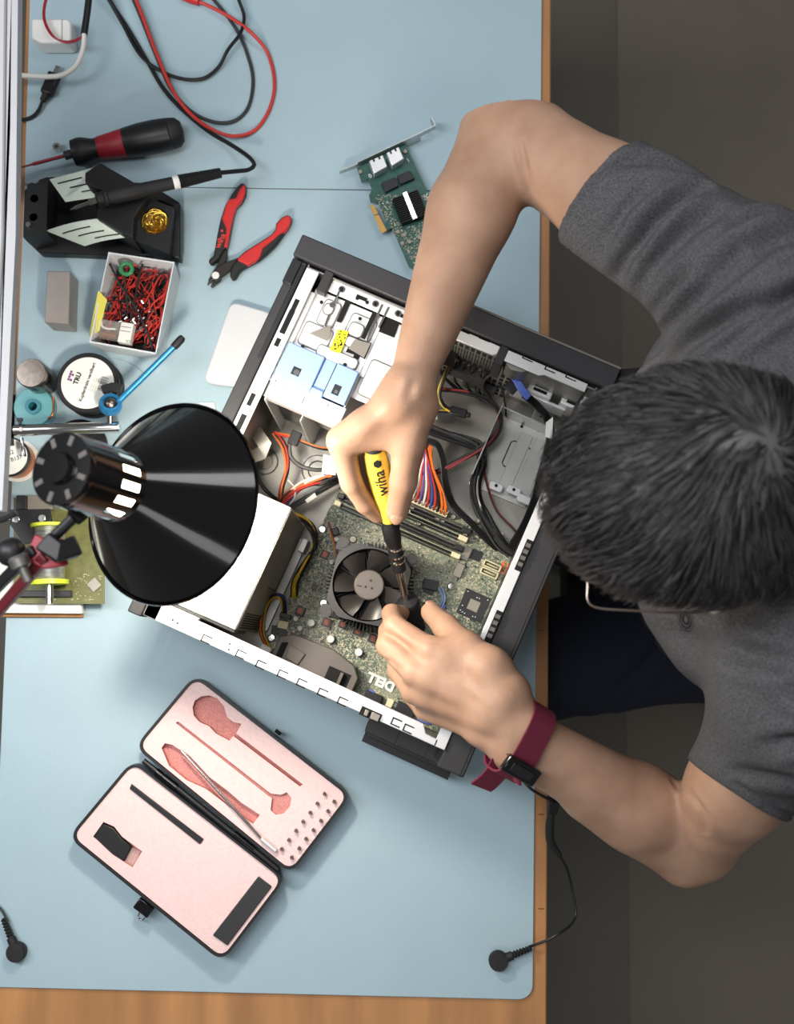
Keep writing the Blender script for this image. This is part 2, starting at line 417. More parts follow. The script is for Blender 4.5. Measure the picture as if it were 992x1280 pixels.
# black usb plug + cord
t = thing('usb_cable', 'black cable with a small metal-tipped plug by the left edge', 'cable', P(58, 110))
a0, a1, a2 = P(73, 83, .006), P(69, 92, .006), P(58, 118, .006)
b = MB(); b.tube([a0, a1], .003, smooth=0, flat=(.006, .0025)); obj('metal_tip', b, M['chrome'], t)
b = MB(); b.tube([a1, a1.lerp(a2, .55), a2], .006, smooth=0, flat=(.0155, .009)); obj('plug_body', b, M['black'], t, bevel=.002)
b = MB(); b.between(a2, P(53, 126, .006), [(.005,0),(.0036,1)], 12); obj('strain_relief', b, M['black_soft'], t)
b = MB(); b.tube(PP([(54,124,.006),(48,138,.004),(38,147,.003),(22,150,.003),(4,148,.003)]), .0021, 10); obj('cord', b, M['black_wire'], t)

# ------------------------------------------------------------------ torque screwdriver
A_, B_ = P(90, 192, .021), P(229, 164, .021)
t = thing('screwdriver', 'large black handled screwdriver with a dark red band, lying beside the soldering stand', 'screwdriver', P(160, 175))
b = MB(); b.between(A_, B_, [(.004,0),(.0155,.015),(.017,.07),(.0165,.11),(.0125,.2),(.0128,.245),(.0140,.25)], 28); obj('collar', b, M['black'], t)
b = MB(); b.between(A_, B_, [(.0128,.235),(.0137,.25),(.0172,.47),(.0165,.48)], 28); obj('grip_band', b, M['red_dk'], t)
b = MB(); b.between(A_, B_, [(.0165,.465),(.0176,.48),(.0196,.62),(.0200,.76),(.0190,.88),(.0184,.885)], 28); obj('handle', b, M['black'], t)
b = MB(); b.between(A_, B_, [(.0183,.885),(.0187,.89),(.0172,.95),(.012,.99),(.002,1)], 28); obj('end_cap', b, M['black_soft'], t)
b = MB(); b.between(A_, P(80, 195, .021), [(.0048,0),(.0054,.2),(.0054,.9),(.003,1)], 16); obj('ferrule', b, M['grey_wire'], t)
b = MB(); b.between(P(80, 195, .021), P(27, 209, .016), [(.0021,0),(.0021,.72),(.0012,.75),(.0011,1)], 12); obj('shaft', b, M['red_dk'], t)
b = MB(); b.ring([(.0024,.0),(.0050,.0),(.0050,.008),(.0024,.008)], 20, Matrix.Translation(P(73, 187)))
tag(obj('hex_nut', b, M['chrome']), 'small shiny metal nut beside the red shaft of the large screwdriver', 'nut')

# ------------------------------------------------------------------ soldering stand and iron
t = thing('soldering_stand', 'black soldering iron stand with pale slotted side sheets and a brass wool pot', 'soldering stand', P(130, 272))
def poly(pts, z): return [tuple(P(x, y, z)[:2]) for x, y in pts]
b = MB(); b.prism(poly([(33,240),(66,224),(128,230),(200,240),(226,256),(226,325),(140,322),(52,319),(31,299)], .008), .0005, .016); obj('base', b, M['black'], t, bevel=.002)
b = MB(); b.prism(poly([(34,230),(60,221),(58,290),(30,296)], .055), .016, .055)
tb = obj('tip_rack', b, M['black'], t, bevel=.0015)
b = MB()
for x, y, r in [(40,236,.003),(51,234,.0046),(39,252,.0026),(50,257,.005),(38,268,.0028),(49,280,.005)]: b.cyl(P(x, y, .035), r, .03, 14)
tb.modifiers.clear(); cut(tb, b)
b = MB(); b.cyl(P(36.5, 282, .054), .0032, .004, 14); obj('screw', b, M['chrome'], t)
def sheet(q, slots, n=8, sag=.0):
    q = [P(*p) for p in q]
    def at(u, v):
        p = q[0].lerp(q[1], u).lerp(q[3].lerp(q[2], u), v); p.z -= sag*math.sin(PI*u); return p
    b = MB(); vs, fs = [], []
    up = (q[1]-q[0]).cross(q[3]-q[0]).normalized(); up *= (1 if up.z > 0 else -1)*.0012
    for k in (0, 1):
        for i in range(n+1):
            for j in range(n+1): vs.append(at(i/n, j/n)+up*k)
    N = (n+1)*(n+1)
    for i in range(n):
        for j in range(n):
            a = i*(n+1)+j; f = (a, a+1, a+n+2, a+n+1); fs += [f, tuple(N+x for x in f[::-1])]
    for i in range(n):
        for e in ((i*(n+1), (i+1)*(n+1)), (i*(n+1)+n, (i+1)*(n+1)+n), (i, i+1), (n*(n+1)+i, n*(n+1)+i+1)): fs.append((e[0], e[1], N+e[1], N+e[0]))
    b.add(vs, fs); o = obj('side_sheet', b, M['mint'], t)
    b = MB()
    for u0, u1, v in slots: b.tube([at(u0+(u1-u0)*i/4, v)+up*1.2 for i in range(5)], .0006, smooth=0, flat=(.0014, .0006), up=up)
    obj('slot', b, M['dark'], o)
sheet([(62,224,.058),(126,207,.062),(122,246,.040),(82,252,.036)], [(.1,.62,.22),(.3,.75,.48),(.55,.98,.72)])
sheet([(58,288,.052),(121,273,.060),(160,296,.048),(106,307,.030)], [(.12,.7,.28),(.25,.8,.55),(.42,.95,.8)], sag=-.004)
b = MB(); b.prism(poly([(125,203),(168,228),(172,234),(150,243),(121,236),(106,228),(106,216)], .078), .05, .078); obj('bracket', b, M['black'], t, bevel=.0015)
b = MB(); b.prism(poly([(121,262),(150,250),(184,247),(167,272),(166,298),(121,273)], .066), .016, .066); obj('bracket', b, M['black'], t, bevel=.0015)
b = MB(); b.prism(poly([(60,235),(120,245),(122,275),(60,288)], .018), .016, .019); obj('well', b, M['dark'], t)
b = MB(); b.prism(poly([(166,270),(184,247),(216,259),(211,317),(167,300)], .052), .016, .052)
pot = obj('wool_pot', b, M['black'], t)
b = MB(); wc = P(193, 276, .052); b.cyl((wc.x, wc.y, .024), .0168, .05, 30); pot.modifiers.clear(); cut(pot, b)
c = Vector((wc.x, wc.y, .044)); b = MB()
for k in range(280):
    a = random.uniform(0, 2*PI); r = .0145*math.sqrt(random.random()); h = random.uniform(-.010, .004)
    pts = []
    for i in range(7):
        pts.append(c+Vector((r*math.cos(a), r*math.sin(a), h))); a += random.uniform(.4, 1.2); r = min(.0152, max(.001, r+random.uniform(-.006, .006))); h = min(.006, max(-.012, h+random.uniform(-.005, .005)))
    b.tube(pts, .00045, smooth=3, flat=(.00055, .00025))
o = obj('brass_wool', b, M['brass'], t); o['kind'] = 'stuff'
b = MB(); b.prism(poly([(196,250),(226,256),(226,325),(205,320),(211,317),(216,259)], .03), .016, .034); obj('side_block', b, M['black'], t, bevel=.002)
# iron
a0, a1 = P(126, 248, .088), P(276, 216, .062)
t = thing('soldering_iron', 'black soldering iron with a white ring, resting in the stand', 'soldering iron', P(200, 235))
b = MB(); b.between(a0, a1, [(.004,-.04),(.0075,-.03),(.0075,.02),(.0098,.03),(.0098,.05),(.0085,.06),(.0085,.09),(.0092,.1),(.0092,.3),(.0076,.34),(.0072,.6)], 20); obj('grip', b, M['black_soft'], t)
b = MB(); b.between(a0, a1, [(.0076,.595),(.0079,.6),(.0079,.64),(.0076,.645)], 20); obj('ring', b, M['white'], t)
b = MB(); b.between(a0, a1, [(.0075+(.0009 if i % 2 else 0)-.0022*i/46, .645+.355*i/46) for i in range(47)], 18); obj('strain_relief', b, M['black'], t)
b = MB(); b.between(a0, P(88, 262, .06), [(.0035,0),(.0035,.35),(.0022,.4),(.0022,.8),(.0006,1)], 14); obj('tip', b, M['steel_dk'], t)
b = MB(); b.tube(PP([(275,216,.062),(296,214,.05),(311,212,.038),(317.5,205,.03),(308,194,.02),(287,180,.009),(262,165,.005),(232,141,.003),(205,112,.003),(183,75,.003),(160,36,.003),(140,5,.004),(128,-20,.004)]), .0026, 10, 8); obj('cord', b, M['black_wire'], t)

# ------------------------------------------------------------------ side cutters
t = thing('side_cutters', 'open side cutters with red and black handles lying on the blue mat', 'pliers', P(300, 310))
def pc(pts, z): return [tuple(P(230+x/6.2, 210+y/6.2, z)[:2]) for x, y in pts]
hA = [(440,115),(468,118),(478,150),(475,200),(450,255),(405,300),(385,360),(368,440),(350,540),(335,615),(300,640),(270,700),(215,742),(190,735),(190,708),(225,680),(240,610),(255,520),(280,400),(318,290),(365,205),(410,145)]
rA = [(462,120),(475,150),(471,198),(447,252),(403,298),(382,360),(365,440),(347,540),(332,616),(306,610),(318,540),(326,470),(291,392),(322,288),(345,240),(400,230),(425,170)]
hB = [(800,360),(826,372),(832,400),(818,445),(775,500),(720,580),(640,660),(575,712),(490,755),(430,792),(400,845),(375,862),(355,845),(357,800),(375,750),(412,712),(420,690),(470,645),(540,600),(620,550),(680,510),(708,470),(710,430),(755,382)]
rB = [(800,362),(823,374),(829,400),(815,445),(778,494),(738,512),(685,560),(610,620),(590,680),(570,708),(490,753),(408,712),(424,690),(474,647),(542,603),(622,553),(683,512),(711,472),(714,432),(757,386)]
for h_, r_, dz in ((hA, rA, 0), (hB, rB, .0)):
    b = MB(); b.prism(pc(h_, .012), .002, .0125); o = obj('handle', b, M['black_soft'], t, bevel=.0025, seg=3)
    b = MB(); b.prism(pc(r_, .014), .006, .0137); obj('grip_inlay', b, M['red'], o, bevel=.0016, seg=3)
b = MB(); b.prism(pc([(310,600),(335,615),(330,700),(300,770),(285,870),(212,926),(203,912),(250,850),(205,830),(255,745),(275,700)], .008), .003, .0075); obj('jaw', b, M['fan_grey'], t, bevel=.0012)
b = MB(); b.prism(pc([(418,690),(405,718),(375,755),(352,800),(300,840),(250,880),(225,865),(176,909),(190,855),(245,780),(300,735),(350,715)], .012), .0075, .0115); obj('jaw', b, M['fan_grey'], t, bevel=.0012)
b = MB(); b.cyl(P(269.5, 344.5, .0115), .0046, .0016, 24); obj('rivet', b, M['white'], t, bevel=.0005)
b = MB(); ang = dirang((270,309), (279,290)); put_text(b, 'wiha', .0105, frame(P(275.5, 301, .0128), ang), .02)
b.cyl(P(277.3, 288.5, .01265), .0018, .0002, 6); obj('lettering', b, M['ink_red'], t, smooth=0)

# ------------------------------------------------------------------ network card
t = thing('network_card', 'green network card with a metal bracket and small black heatsink lying on the mat', 'circuit card', P(490, 240))
zc = .012
kc = lambda pts, z: [tuple(P(400+x/5.5625, 120+y/5.5625, z)[:2]) for x, y in pts]
b = MB(); b.prism(kc([(255,500),(290,605),(330,575),(360,650),(340,690),(350,740),(400,735),(460,870),(430,950),(500,915),(615,1185),(640,1200),(800,880),(780,740),(590,335)], zc), zc-.0016, zc); 
obj('board', b, M['pcb_card'], t, smooth=0)
b = MB(); b.prism(kc([(345,765),(370,755),(462,935),(428,955)], zc), zc-.0018, zc+.0002); obj('edge_contacts', b, M['gold'], t, smooth=0)
b = MB(); b.prism(kc([(376,828),(406,816),(409,822),(379,834)], zc), zc-.0018, zc+.0005); obj('contact_gap', b, M['pcb_card'], t, smooth=0)
q = [P(400+x/5.5625, 120+y/5.5625, zz) for x, y, zz in [(262,462,.021),(700,256,.021)]]
d = (q[1]-q[0]).normalized(); nrm = Vector((-d.y, d.x, 0))
b = MB(); b.add([q[0], q[1], q[1]-Vector((0,0,.0195)), q[0]-Vector((0,0,.0195)), q[0]+nrm*.001, q[1]+nrm*.001, q[1]+nrm*.001-Vector((0,0,.0195)), q[0]+nrm*.001-Vector((0,0,.0195))], [(0,1,2,3),(4,7,6,5),(0,4,5,1),(1,5,6,2),(2,6,7,3),(3,7,4,0)])
e = P(400+800/5.5625, 120+205/5.5625, .021); e2 = P(400+768/5.5625, 120+148/5.5625, .021)
b.loft([q[1], q[1]+nrm*.001, q[1]+nrm*.001-Vector((0,0,.010)), q[1]-Vector((0,0,.010))], [e, e+nrm*.001, e+nrm*.001-Vector((0,0,.010)), e-Vector((0,0,.010))])
b.loft([e, e+d*.001, e+d*.001-Vector((0,0,.012)), e-Vector((0,0,.012))], [e2, e2+d*.001, e2+d*.001-Vector((0,0,.012)), e2-Vector((0,0,.012))])
s_ = P(400+135/5.5625, 120+525/5.5625, .017)
b.loft([q[0]-Vector((0,0,.004)), q[0]+nrm*.001-Vector((0,0,.004)), q[0]+nrm*.001-Vector((0,0,.014)), q[0]-Vector((0,0,.014))], [s_, s_+nrm*.001, s_+nrm*.001-Vector((0,0,.007)), s_-Vector((0,0,.007))])
obj('bracket', b, M['steel'], t, smooth=0)
for po in ([(340,450),(435,408),(466,490),(375,540)], [(460,395),(545,352),(582,435),(500,485)]):
    b = MB(); b.prism(kc(po, .025), zc, .025); o = obj('network_jack', b, M['steel_lt'], t, bevel=.0008)
    b = MB()
    for f in (.3, .7):
        p0 = Vector((*kc([po[0]], .025)[0], .0252)).lerp(Vector((*kc([po[1]], .025)[0], .0252)), f); dn = (Vector((*kc([po[3]], .025)[0], .0252))-Vector((*kc([po[0]], .025)[0], .0252))).normalized()
        b.tube([p0, p0+dn*.004], .0005, smooth=0, flat=(.0022, .0006), up=(0,0,1))
    obj('spring_slot', b, M['chip'], o)
for po in ([(425,600),(520,560),(548,620),(455,665)], [(535,550),(620,515),(655,570),(560,610)]):
    b = MB(); b.prism(kc(po, .018), zc, .017); obj('transformer_chip', b, M['chip'], t, bevel=.0005)
ang = dirang((490,252),(523,240))
hc = P(512, 263, .02); hx = frame(P(512, 262.5, zc), ang)
b = MB(); b.box(-.0165, .0165, -.0165, .0165, .0, .004, hx)
for i in range(13): 
    y = -.0158+i*.00263; b.box(-.0165, .0165, y-.0005, y+.0005, .004, .012, hx)
obj('heatsink', b, M['fin'], t, smooth=0)
b = MB(); b.box(-.003, .003, -.018, .0185, .012, .0128, hx); obj('spring_clip', b, M['chrome'], t, bevel=.0003)
b = MB(); px0 = Vector((*kc([(505,900)], zc)[0], zc))
inside = lambda x, y: (y > 120+700/5.5625-2) and (x-400)*5.5625 < 800-((y-120)*5.5625-880)*.5 and (x-400)*5.5625 > 345+max(0, ((y-120)*5.5625-740))*.6+40
for k in range(1900):
    x, y = random.uniform(455, 545), random.uniform(240, 338)
    if not inside(x, y): continue
    p = P(x, y, zc)
    if ((hx.inverted() @ p).xy.length < .021): continue
    w = random.choice([.0004, .0006, .0009]); b.cbox((p.x, p.y, zc+.0004), w*1.8, w, .0008, ang+random.choice([0, PI/2]))
o = obj('surface_components', b, M['smd'], t, smooth=0); o['kind'] = 'stuff'
b = MB()
for x, y in [(540,950),(585,970),(570,1030),(620,1020),(690,990),(280,533),(592,392)]: b.cyl(Vector((*kc([(x, y)], zc)[0], zc)), .0024, .003, 14)
obj_split('capacitor', b, M['chip_grey'], t)
b = MB()
for x, y, s_, a_ in [(348,557,'0',0),(612,448,'1',0),(735,700,'UL',1.2)]: put_text(b, s_, .0075, frame(Vector((*kc([(x, y)], zc)[0], zc+.0003)), ang+a_+.2), .01)
obj('board_print', b, M['ink_white'], t, smooth=0)

# ------------------------------------------------------------------ block, weight, bin
b = MB(); b.prism(poly([(58.5,338.5),(88,339),(85.5,405),(55.5,403)], .033), .0, .033)
tag(obj('metal_block', b, M['alu'], bevel=.0012), 'plain grey metal block standing left of the wire bin', 'block')
b = MB(); c = P(36.5, 463, .045); b.lathe([(.001,0),(.0168,0),(.0175,.001),(.0175,.0435),(.0165,.045),(.001,.0452)], 40, Matrix.Translation((P(38.5,466,.045).x, P(38.5,466,.045).y, 0)))
tag(obj('metal_cylinder', b, M['brushed']), 'round turned steel weight with bare metal top near the left edge', 'weight')
# bin
zt = .048
rim = [P(*q, zt) for q in [(135.5,315),(218,327.5),(195,443),(111.5,428)]]
cen = sum(rim, Vector())/4
def inset(f, z, d=0):
    out = []
    for p in rim: v = (p-cen)*f; out.append(Vector((cen.x+v.x, cen.y+v.y, z)))
    return out
t = thing('storage_bin', 'open white translucent plastic bin full of red and black wire offcuts', 'bin', (cen.x, cen.y, 0))
b = MB()
O0, O1, I1, I0 = inset(.93, .0008), inset(1, zt), inset(.965, zt), inset(.895, .0035)
vs = O0+O1+I1+I0; fs = [(3,2,1,0)]
for i in range(4):
    j = (i+1) % 4; fs += [(i, j, 4+j, 4+i), (4+i, 4+j, 8+j, 8+i), (8+i, 8+j, 12+j, 12+i)]
fs.append((12, 13, 14, 15)); b.add(vs, fs); obj('tub', b, M['clearplastic'], t, smooth=0)
U = (rim[1]-rim[0]).normalized(); V = (rim[3]-rim[0]).normalized(); LU = (rim[1]-rim[0]).length; LV = (rim[3]-rim[0]).length
def B3(u, v, z): 
    k = .9+.06*min(1, z/zt); p = cen+((rim[0]+U*(u*LU)+V*(v*LV))-cen)*k; p.z = z; return p
bag = [MB(), MB()]
for k in range(270):
    u, v = random.uniform(.08, .92), random.uniform(.08, .92); a = random.gauss(-1.0, .8) if random.random() < .7 else random.uniform(0, PI); z = random.uniform(.016, .039)
    L_ = random.uniform(.15, .55); pts = []
    for i in range(5):
        pts.append(B3(min(.95, max(.05, u)), min(.95, max(.05, v)), min(.044, max(.008, z)))); u += L_/4*math.cos(a); v += L_/4*math.sin(a); a += random.uniform(-.22, .22); z += random.uniform(-.0015, .0015)
    bag[0 if random.random() < .55 else 1].tube(pts, random.choice([.0005, .0007, .0009]), 6, 4)
b = MB(); b.v = bag[0].v+bag[1].v; b.f = bag[0].f+[[i+len(bag[0].v) for i in f] for f in bag[1].f]; b.mi = [0]*len(bag[0].f)+[1]*len(bag[1].f)
for k in range(60):
    b.cur = 2; u, v = random.uniform(.3, .9), random.uniform(.45, .9); p = B3(u, v, random.uniform(.03, .038)); b.tube([p, p+Vector((random.uniform(-.004,.004), random.uniform(-.004,.004), .001))], .0012, 6, 0)
b.cur = 3; b.add([B3(.03,.03,.01), B3(.97,.03,.01), B3(.97,.97,.01), B3(.03,.97,.01)], [(0,1,2,3)])  # flat black sheet under the wires, darkens the gaps between them
tag(obj('wire_offcuts', b, [M['red_wire'], M['black_wire'], M['chrome'], M['black_wire']]), 'tangle of short red and black wire offcuts heaped in the white bin', 'wire', kind='stuff')
for pts in ([(137,330,.044),(150,355,.045),(165,378,.046),(182,410,.045),(190,435,.044)], [(178,330,.047),(172,355,.046),(168,380,.045),(163,400,.044)], [(155,345,.045),(158,370,.045),(160,392,.044)]):
    b = MB(); b.tube(PP(pts), .0013, 8, 6); tag(obj('wire', b, M['black_wire']), 'longer black wire lying across the top of the wire offcuts in the bin', 'wire', 'long black wires in the bin')
b = MB(); T_ = Matrix.Translation(P(158, 336, .046)) @ Matrix.Rotation(.15, 4, 'X')
b.ring([(.0066+.0026*math.cos(a), .0026*math.sin(a)) for a in [2*PI*i/10 for i in range(10)]], 30, T_)
tag(obj('toroid_core', b, M['green_ring']), 'small green ring core lying on the wires in the bin', 'ring')
p = [P(123,363,.05), P(134,375,.05), P(124,414,.042), P(111,421,.04)]
b = MB(); b.loft(p, [v+Vector((0,0,.0004)) for v in p]); tag(obj('paper_note', b, M['yellow_paper'], smooth=0), 'yellow paper slip sticking out at the left rim of the wire bin', 'paper')
t = thing('relay', 'clear cased relay lying in the lower left corner of the wire bin', 'relay', P(143, 420, .034))
ang = dirang((122,402),(166,409))
X = frame(P(138, 416, .036), ang); b = MB(); b.box(-.0135, .013, -.0095, .012, 0, .011, X); o = obj('cover', b, M['clear'], t, bevel=.0006)
X2 = frame(P(159.5, 419, .036), ang); b = MB(); b.box(-.0072, .008, -.0125, .012, 0, .0112, X2); obj('base', b, M['white'], t, bevel=.0008)
b = MB(); put_text(b, 'IO', .005, frame(P(160, 427, .0474), ang)); b.box(-.006, .006, .001, .0016, .0112, .0114, X2); b.box(-.006, .006, .006, .0066, .0112, .0114, X2); obj('print', b, M['ink'], t, smooth=0)
b = MB(); b.between(X @ Vector((-.01, -.004, .005)), X @ Vector((.01, -.004, .005)), [(.004, 0), (.004, 1)], 14); obj('coil', b, M['copper'], t)
b = MB(); b.tube([X @ Vector(v) for v in [(-.01,.009,.009),(-.008,.004,.009),(-.002,.002,.009),(.008,.003,.009)]], .0011, 8); obj('contact_arm', b, M['white'], t)

# ------------------------------------------------------------------ spools
c = P(113, 478, .03); ctr = (P(112,481,.02).x, P(112,481,.02).y, 0)
t = thing('wire_spool', 'black spool with white round label and barcode lying beside the wire bin', 'spool', ctr)
T_ = Matrix.Translation(ctr)
b = MB(); b.lathe([(.001,0),(.0365,0),(.0365,.004),(.0345,.005),(.0345,.023),(.0368,.0245),(.0368,.028),(.0355,.0292),(.0325,.0292),(.0322,.0284),(.001,.0284)], 56, T_); obj('flange', b, M['black'], t)
b = MB(); b.cyl((ctr[0], ctr[1], .0284), .0312, .0002, 56); lab = obj('label', b, M['paper'], t, smooth=0)
ta = math.radians(73)
LX = frame((ctr[0], ctr[1], .0288), ta)
b = MB(); put_text(b, 'Kupferdraht versilbert', .0054, LX @ Matrix.Translation((.001, .0005, 0)), .03); put_text(b, 'TRU', .0078, LX @ Matrix.Translation((.0015, .0130, 0)), .05)
for i in range(26):
    x = .004+i*.00065 
    if random.random() < .75: b.box(x-.008, x-.008+random.choice([.0003,.0005]), -.0225, -.0135, 0, .00005, LX)
obj('lettering', b, M['ink'], lab, smooth=0)
b = MB()
for yy in (-.006, -.0085, -.011, -.0255): put_text(b, 'silver plated copper' if yy > -.02 else '0,6 mm 30 m', .0022, LX @ Matrix.Translation((.0 if yy>-.02 else -.006, yy, 0)))
obj('small_print', b, M['ink_grey'], lab, smooth=0)
b = MB()
for u_, v_ in [(-.004,.0215),(-.0008,.0215),(.0024,.0215),(-.004,.0185),(.0024,.0185),(.0056,.0215)]: b.box(u_, u_+.0027, v_, v_+.0026, 0, .00005, LX)
obj('mark', b, M['ink_purple'], lab, smooth=0)
b = MB(); b.tube(PP([(140,447,.012),(158,452,.004),(172,460,.002),(183,470,.002)]), .0003, 6); obj('wire_end', b, M['chrome'], t)
# teal tape dispenser
ctr = P(47, 512, .0); t = thing('tape_roll', 'translucent teal reel on the mat near the left edge', 'reel', ctr)
T_ = Matrix.Translation(ctr)
b = MB(); b.ring([(.009,.0005),(.023,.0005),(.0245,.003),(.0245,.012),(.023,.0145),(.009,.0145)], 44, T_); obj('reel', b, M['teal'], t)
b = MB(); b.ring([(.0052,.001),(.0092,.001),(.0092,.017),(.0052,.017)], 32, T_); obj('core', b, M['teal_hub'], t)
b = MB(); b.tube(PP([(66,496,.016),(67,505,.016),(66,518,.0155),(60,524,.015)]), .0013, 8); obj('tape_end', b, M['copper'], t)
# copper spool, lower left
ctr = P(24, 577, .0); ctr2 = (ctr.x, ctr.y)
t = thing('copper_wire_spool', 'spool of copper wire with white printed label, half hidden by the lamp', 'spool', ctr)
T_ = Matrix.Translation(ctr)
b = MB(); b.lathe([(.001,0.0005),(.0255,.0005),(.0255,.004),(.019,.005)], 40, T_); obj('flange', b, M['white'], t)
b = MB(); b.lathe([(.019,.004),(.0215,.006),(.0215,.026),(.019,.027)], 40, T_); obj('winding', b, M['copper'], t)
b = MB(); b.lathe([(.019,.026),(.0232,.0275),(.0232,.031),(.022,.032),(.001,.032)], 40, T_); obj('flange', b, M['black'], t)
b = MB(); b.cyl((ctr.x, ctr.y, .032), .0212, .0002, 40); lab = obj('label', b, M['paper'], t, smooth=0)
b = MB(); LX = frame((ctr.x, ctr.y, .0325), .32); put_text(b, '0,22', .0068, LX @ Matrix.Translation((.001, .004, 0)), .01); put_text(b, 'nr. B137', .0066, LX @ Matrix.Translation((.003, -.0045, 0)), .01); obj('lettering', b, M['ink'], lab, smooth=0)

# ------------------------------------------------------------------ helping hand
t = thing('helping_hand', 'helping hand tool with blue arm, blue ball joint and polished cross rod', 'helping hand', P(120, 545))
b = MB(); b.between(P(146, 504, .055), P(221, 430, .07), [(.0036,0),(.0036,1)], 16); obj('arm', b, M['blue_anod'], t)
b = MB(); b.between(P(217, 434, .069), P(229, 421, .0715), [(.0044,0),(.0046,.3),(.0046,.8),(.003,1)], 16); obj('arm_cap', b, M['black_soft'], t)
c = P(138, 506, .056)
T_ = Matrix.Translation(c) @ Matrix.Rotation(-.35, 4, 'X') @ Matrix.Rotation(.2, 4, 'Y')
b = MB(); b.ring([(.0075,-.006),(.0118,-.006),(.0132,-.003),(.0132,.003),(.0118,.006),(.0085,.0062)], 36, T_); obj('joint_ring', b, M['blue_anod'], t)
b = MB(); b.ball(c+Vector((.001,0,.001)), .0082); b.between(c, P(138, 532, .05), [(.0035,0),(.0035,1)], 14); obj('ball_stud', b, M['brushed'], t)
b = MB(); b.tube([P(128,488,.05), P(141,484,.05), P(152,486,.05)], .004, smooth=0, flat=(.010,.008), up=(0,0,1)); obj('clip', b, M['black'], t, bevel=.001)
b = MB(); b.between(P(18, 538, .048), P(150, 534, .048), [(.0064,0),(.0068,.01),(.0068,.99),(.0064,1)], 24); obj('cross_rod', b, M['chrome'], t)
for x, y0, y1 in ((25, 530, 523),):
    b = MB(); b.between(P(x, y0, .052), P(x, y1, .052), [(.0018,0),(.0018,.5),(.0034,.5),(.0034,1)], 12); obj('thumb_screw', b, M['grey_wire'], t)
b = MB(); b.cyl(P(26.5, 537, .0535), .0026, .002, 14); obj('set_screw', b, M['brushed'], t)
b = MB(); b.between(P(27, 547, .046), P(30, 571, .044), [(.0021,0),(.0021,.55),(.0028,.6),(.0028,1)], 12); obj('stop_pin', b, M['chrome'], t)
b = MB(); c = P(100, 560, 0); b.lathe([(.001,.0005),(.034,.0005),(.034,.006),(.03,.009),(.008,.010),(.006,.012),(.006,.044),(.001,.0445)], 36, Matrix.Translation(c)); obj('base', b, M['black'], t)
b = MB(); b.tube([P(16,552,.044), P(9,553,.044)], .004, smooth=0, flat=(.008,.008)); obj('rod_end', b, M['black'], t)

# ------------------------------------------------------------------ tablet-like white case beside the computer
q = [P(288,376,.012), P(343,392,.012), P(326,487,.012), P(253,478,.012)]
t = thing('external_drive', 'flat white rounded drive lying on the mat against the left side of the computer', 'drive', sum(q, Vector())/4)
def round_poly(q, r, n=5):
    out = []
    for i in range(len(q)):
        a, c, d = q[i-1], q[i], q[(i+1) % len(q)]
        p0 = c+(a-c).normalized()*r; p1 = c+(d-c).normalized()*r
        for k in range(n+1): s = k/n; out.append(tuple((p0*(1-s)**2+c*2*s*(1-s)+p1*s*s)[:2]))
    return out
rp = round_poly([Vector((v.x, v.y, 0)) for v in q], .012)
b = MB(); b.prism(rp, .002, .012); obj('shell', b, M['white_gloss'], t, bevel=.0022, seg=3)
b = MB(); b.prism([tuple((Vector((*p, 0))-Vector((t.location.x, t.location.y, 0))).xy*.93+t.location.xy) for p in rp], .0, .0022); obj('base_plate', b, M['steel_dk'], t)
b = MB(); b.prism(poly([(249,503),(268,503),(270,516),(252,520)], .003), .0003, .003)
tag(obj('sticky_pad', b, M['white'], bevel=.0008), 'small pale flat pad peeking out above the lamp shade', 'pad')
# ------------------------------------------------------------------ olive board with reel, on a booklet, lower left
b = MB(); b.prism(poly([(-16,745),(104,756),(103,773),(-16,769)], .004)[:0] or poly([(-16,690),(101,690),(103,771.5),(-16,771)], .006), .0003, .006)
tag(obj('cardboard_sheet', b, M['cardboard'], bevel=.0008), 'brown cardboard sheet sticking out under the white pad of paper', 'cardboard')
b = MB(); b.prism(poly([(-16,690),(98,690),(102,767),(-16,766)], .016), .0062, .016)
tag(obj('paper_pad', b, M['paper'], bevel=.001), 'white pad of paper under the olive green circuit board', 'pad')
zc = .024
t = thing('circuit_board', 'olive green circuit board carrying a lime flanged reel, beside the lamp', 'circuit board', P(72, 690))
b = MB(); b.prism(poly([(17,622),(110,622),(131,700),(130,755),(17,754)], zc), zc-.0016, zc); obj('board', b, M['pcb_olive'], t, smooth=0)
for x, y in ((22, 630), (124, 632), (24, 748), (122, 748)):
    b = MB(); b.cyl(P(x, y, .0161), .0025, zc-.0177, 12); obj('standoff', b, M['steel_dk'], t)
b = MB(); b.prism(poly([(20,619),(33,619),(33,636),(20,637)], .034), zc, .034); obj('connector', b, M['chip'], t, bevel=.0006)
b = MB(); b.prism(poly([(34,619),(66,619),(66,637),(34,637)], .032), zc, .032); obj('socket', b, M['chip_grey'], t, bevel=.0006)
b = MB(); b.prism(poly([(12,637),(62,636),(64,650),(43,678),(30,680),(12,655)], .050), .046, .050); o = obj('cover_plate', b, M['black'], t, bevel=.0006)
for x, y in ((20, 649), (53, 648)):
    b = MB(); b.cyl(P(x, y, .050), .0045, .0022, 20); sc = obj('screw', b, M['chrome'], o, bevel=.0006)
    b = MB(); b.cyl(P(x, y, .0245), .003, .0212, 14); obj('post', b, M['chrome'], t)
a0, a1 = P(62, 655, .046), P(62, 733, .046)
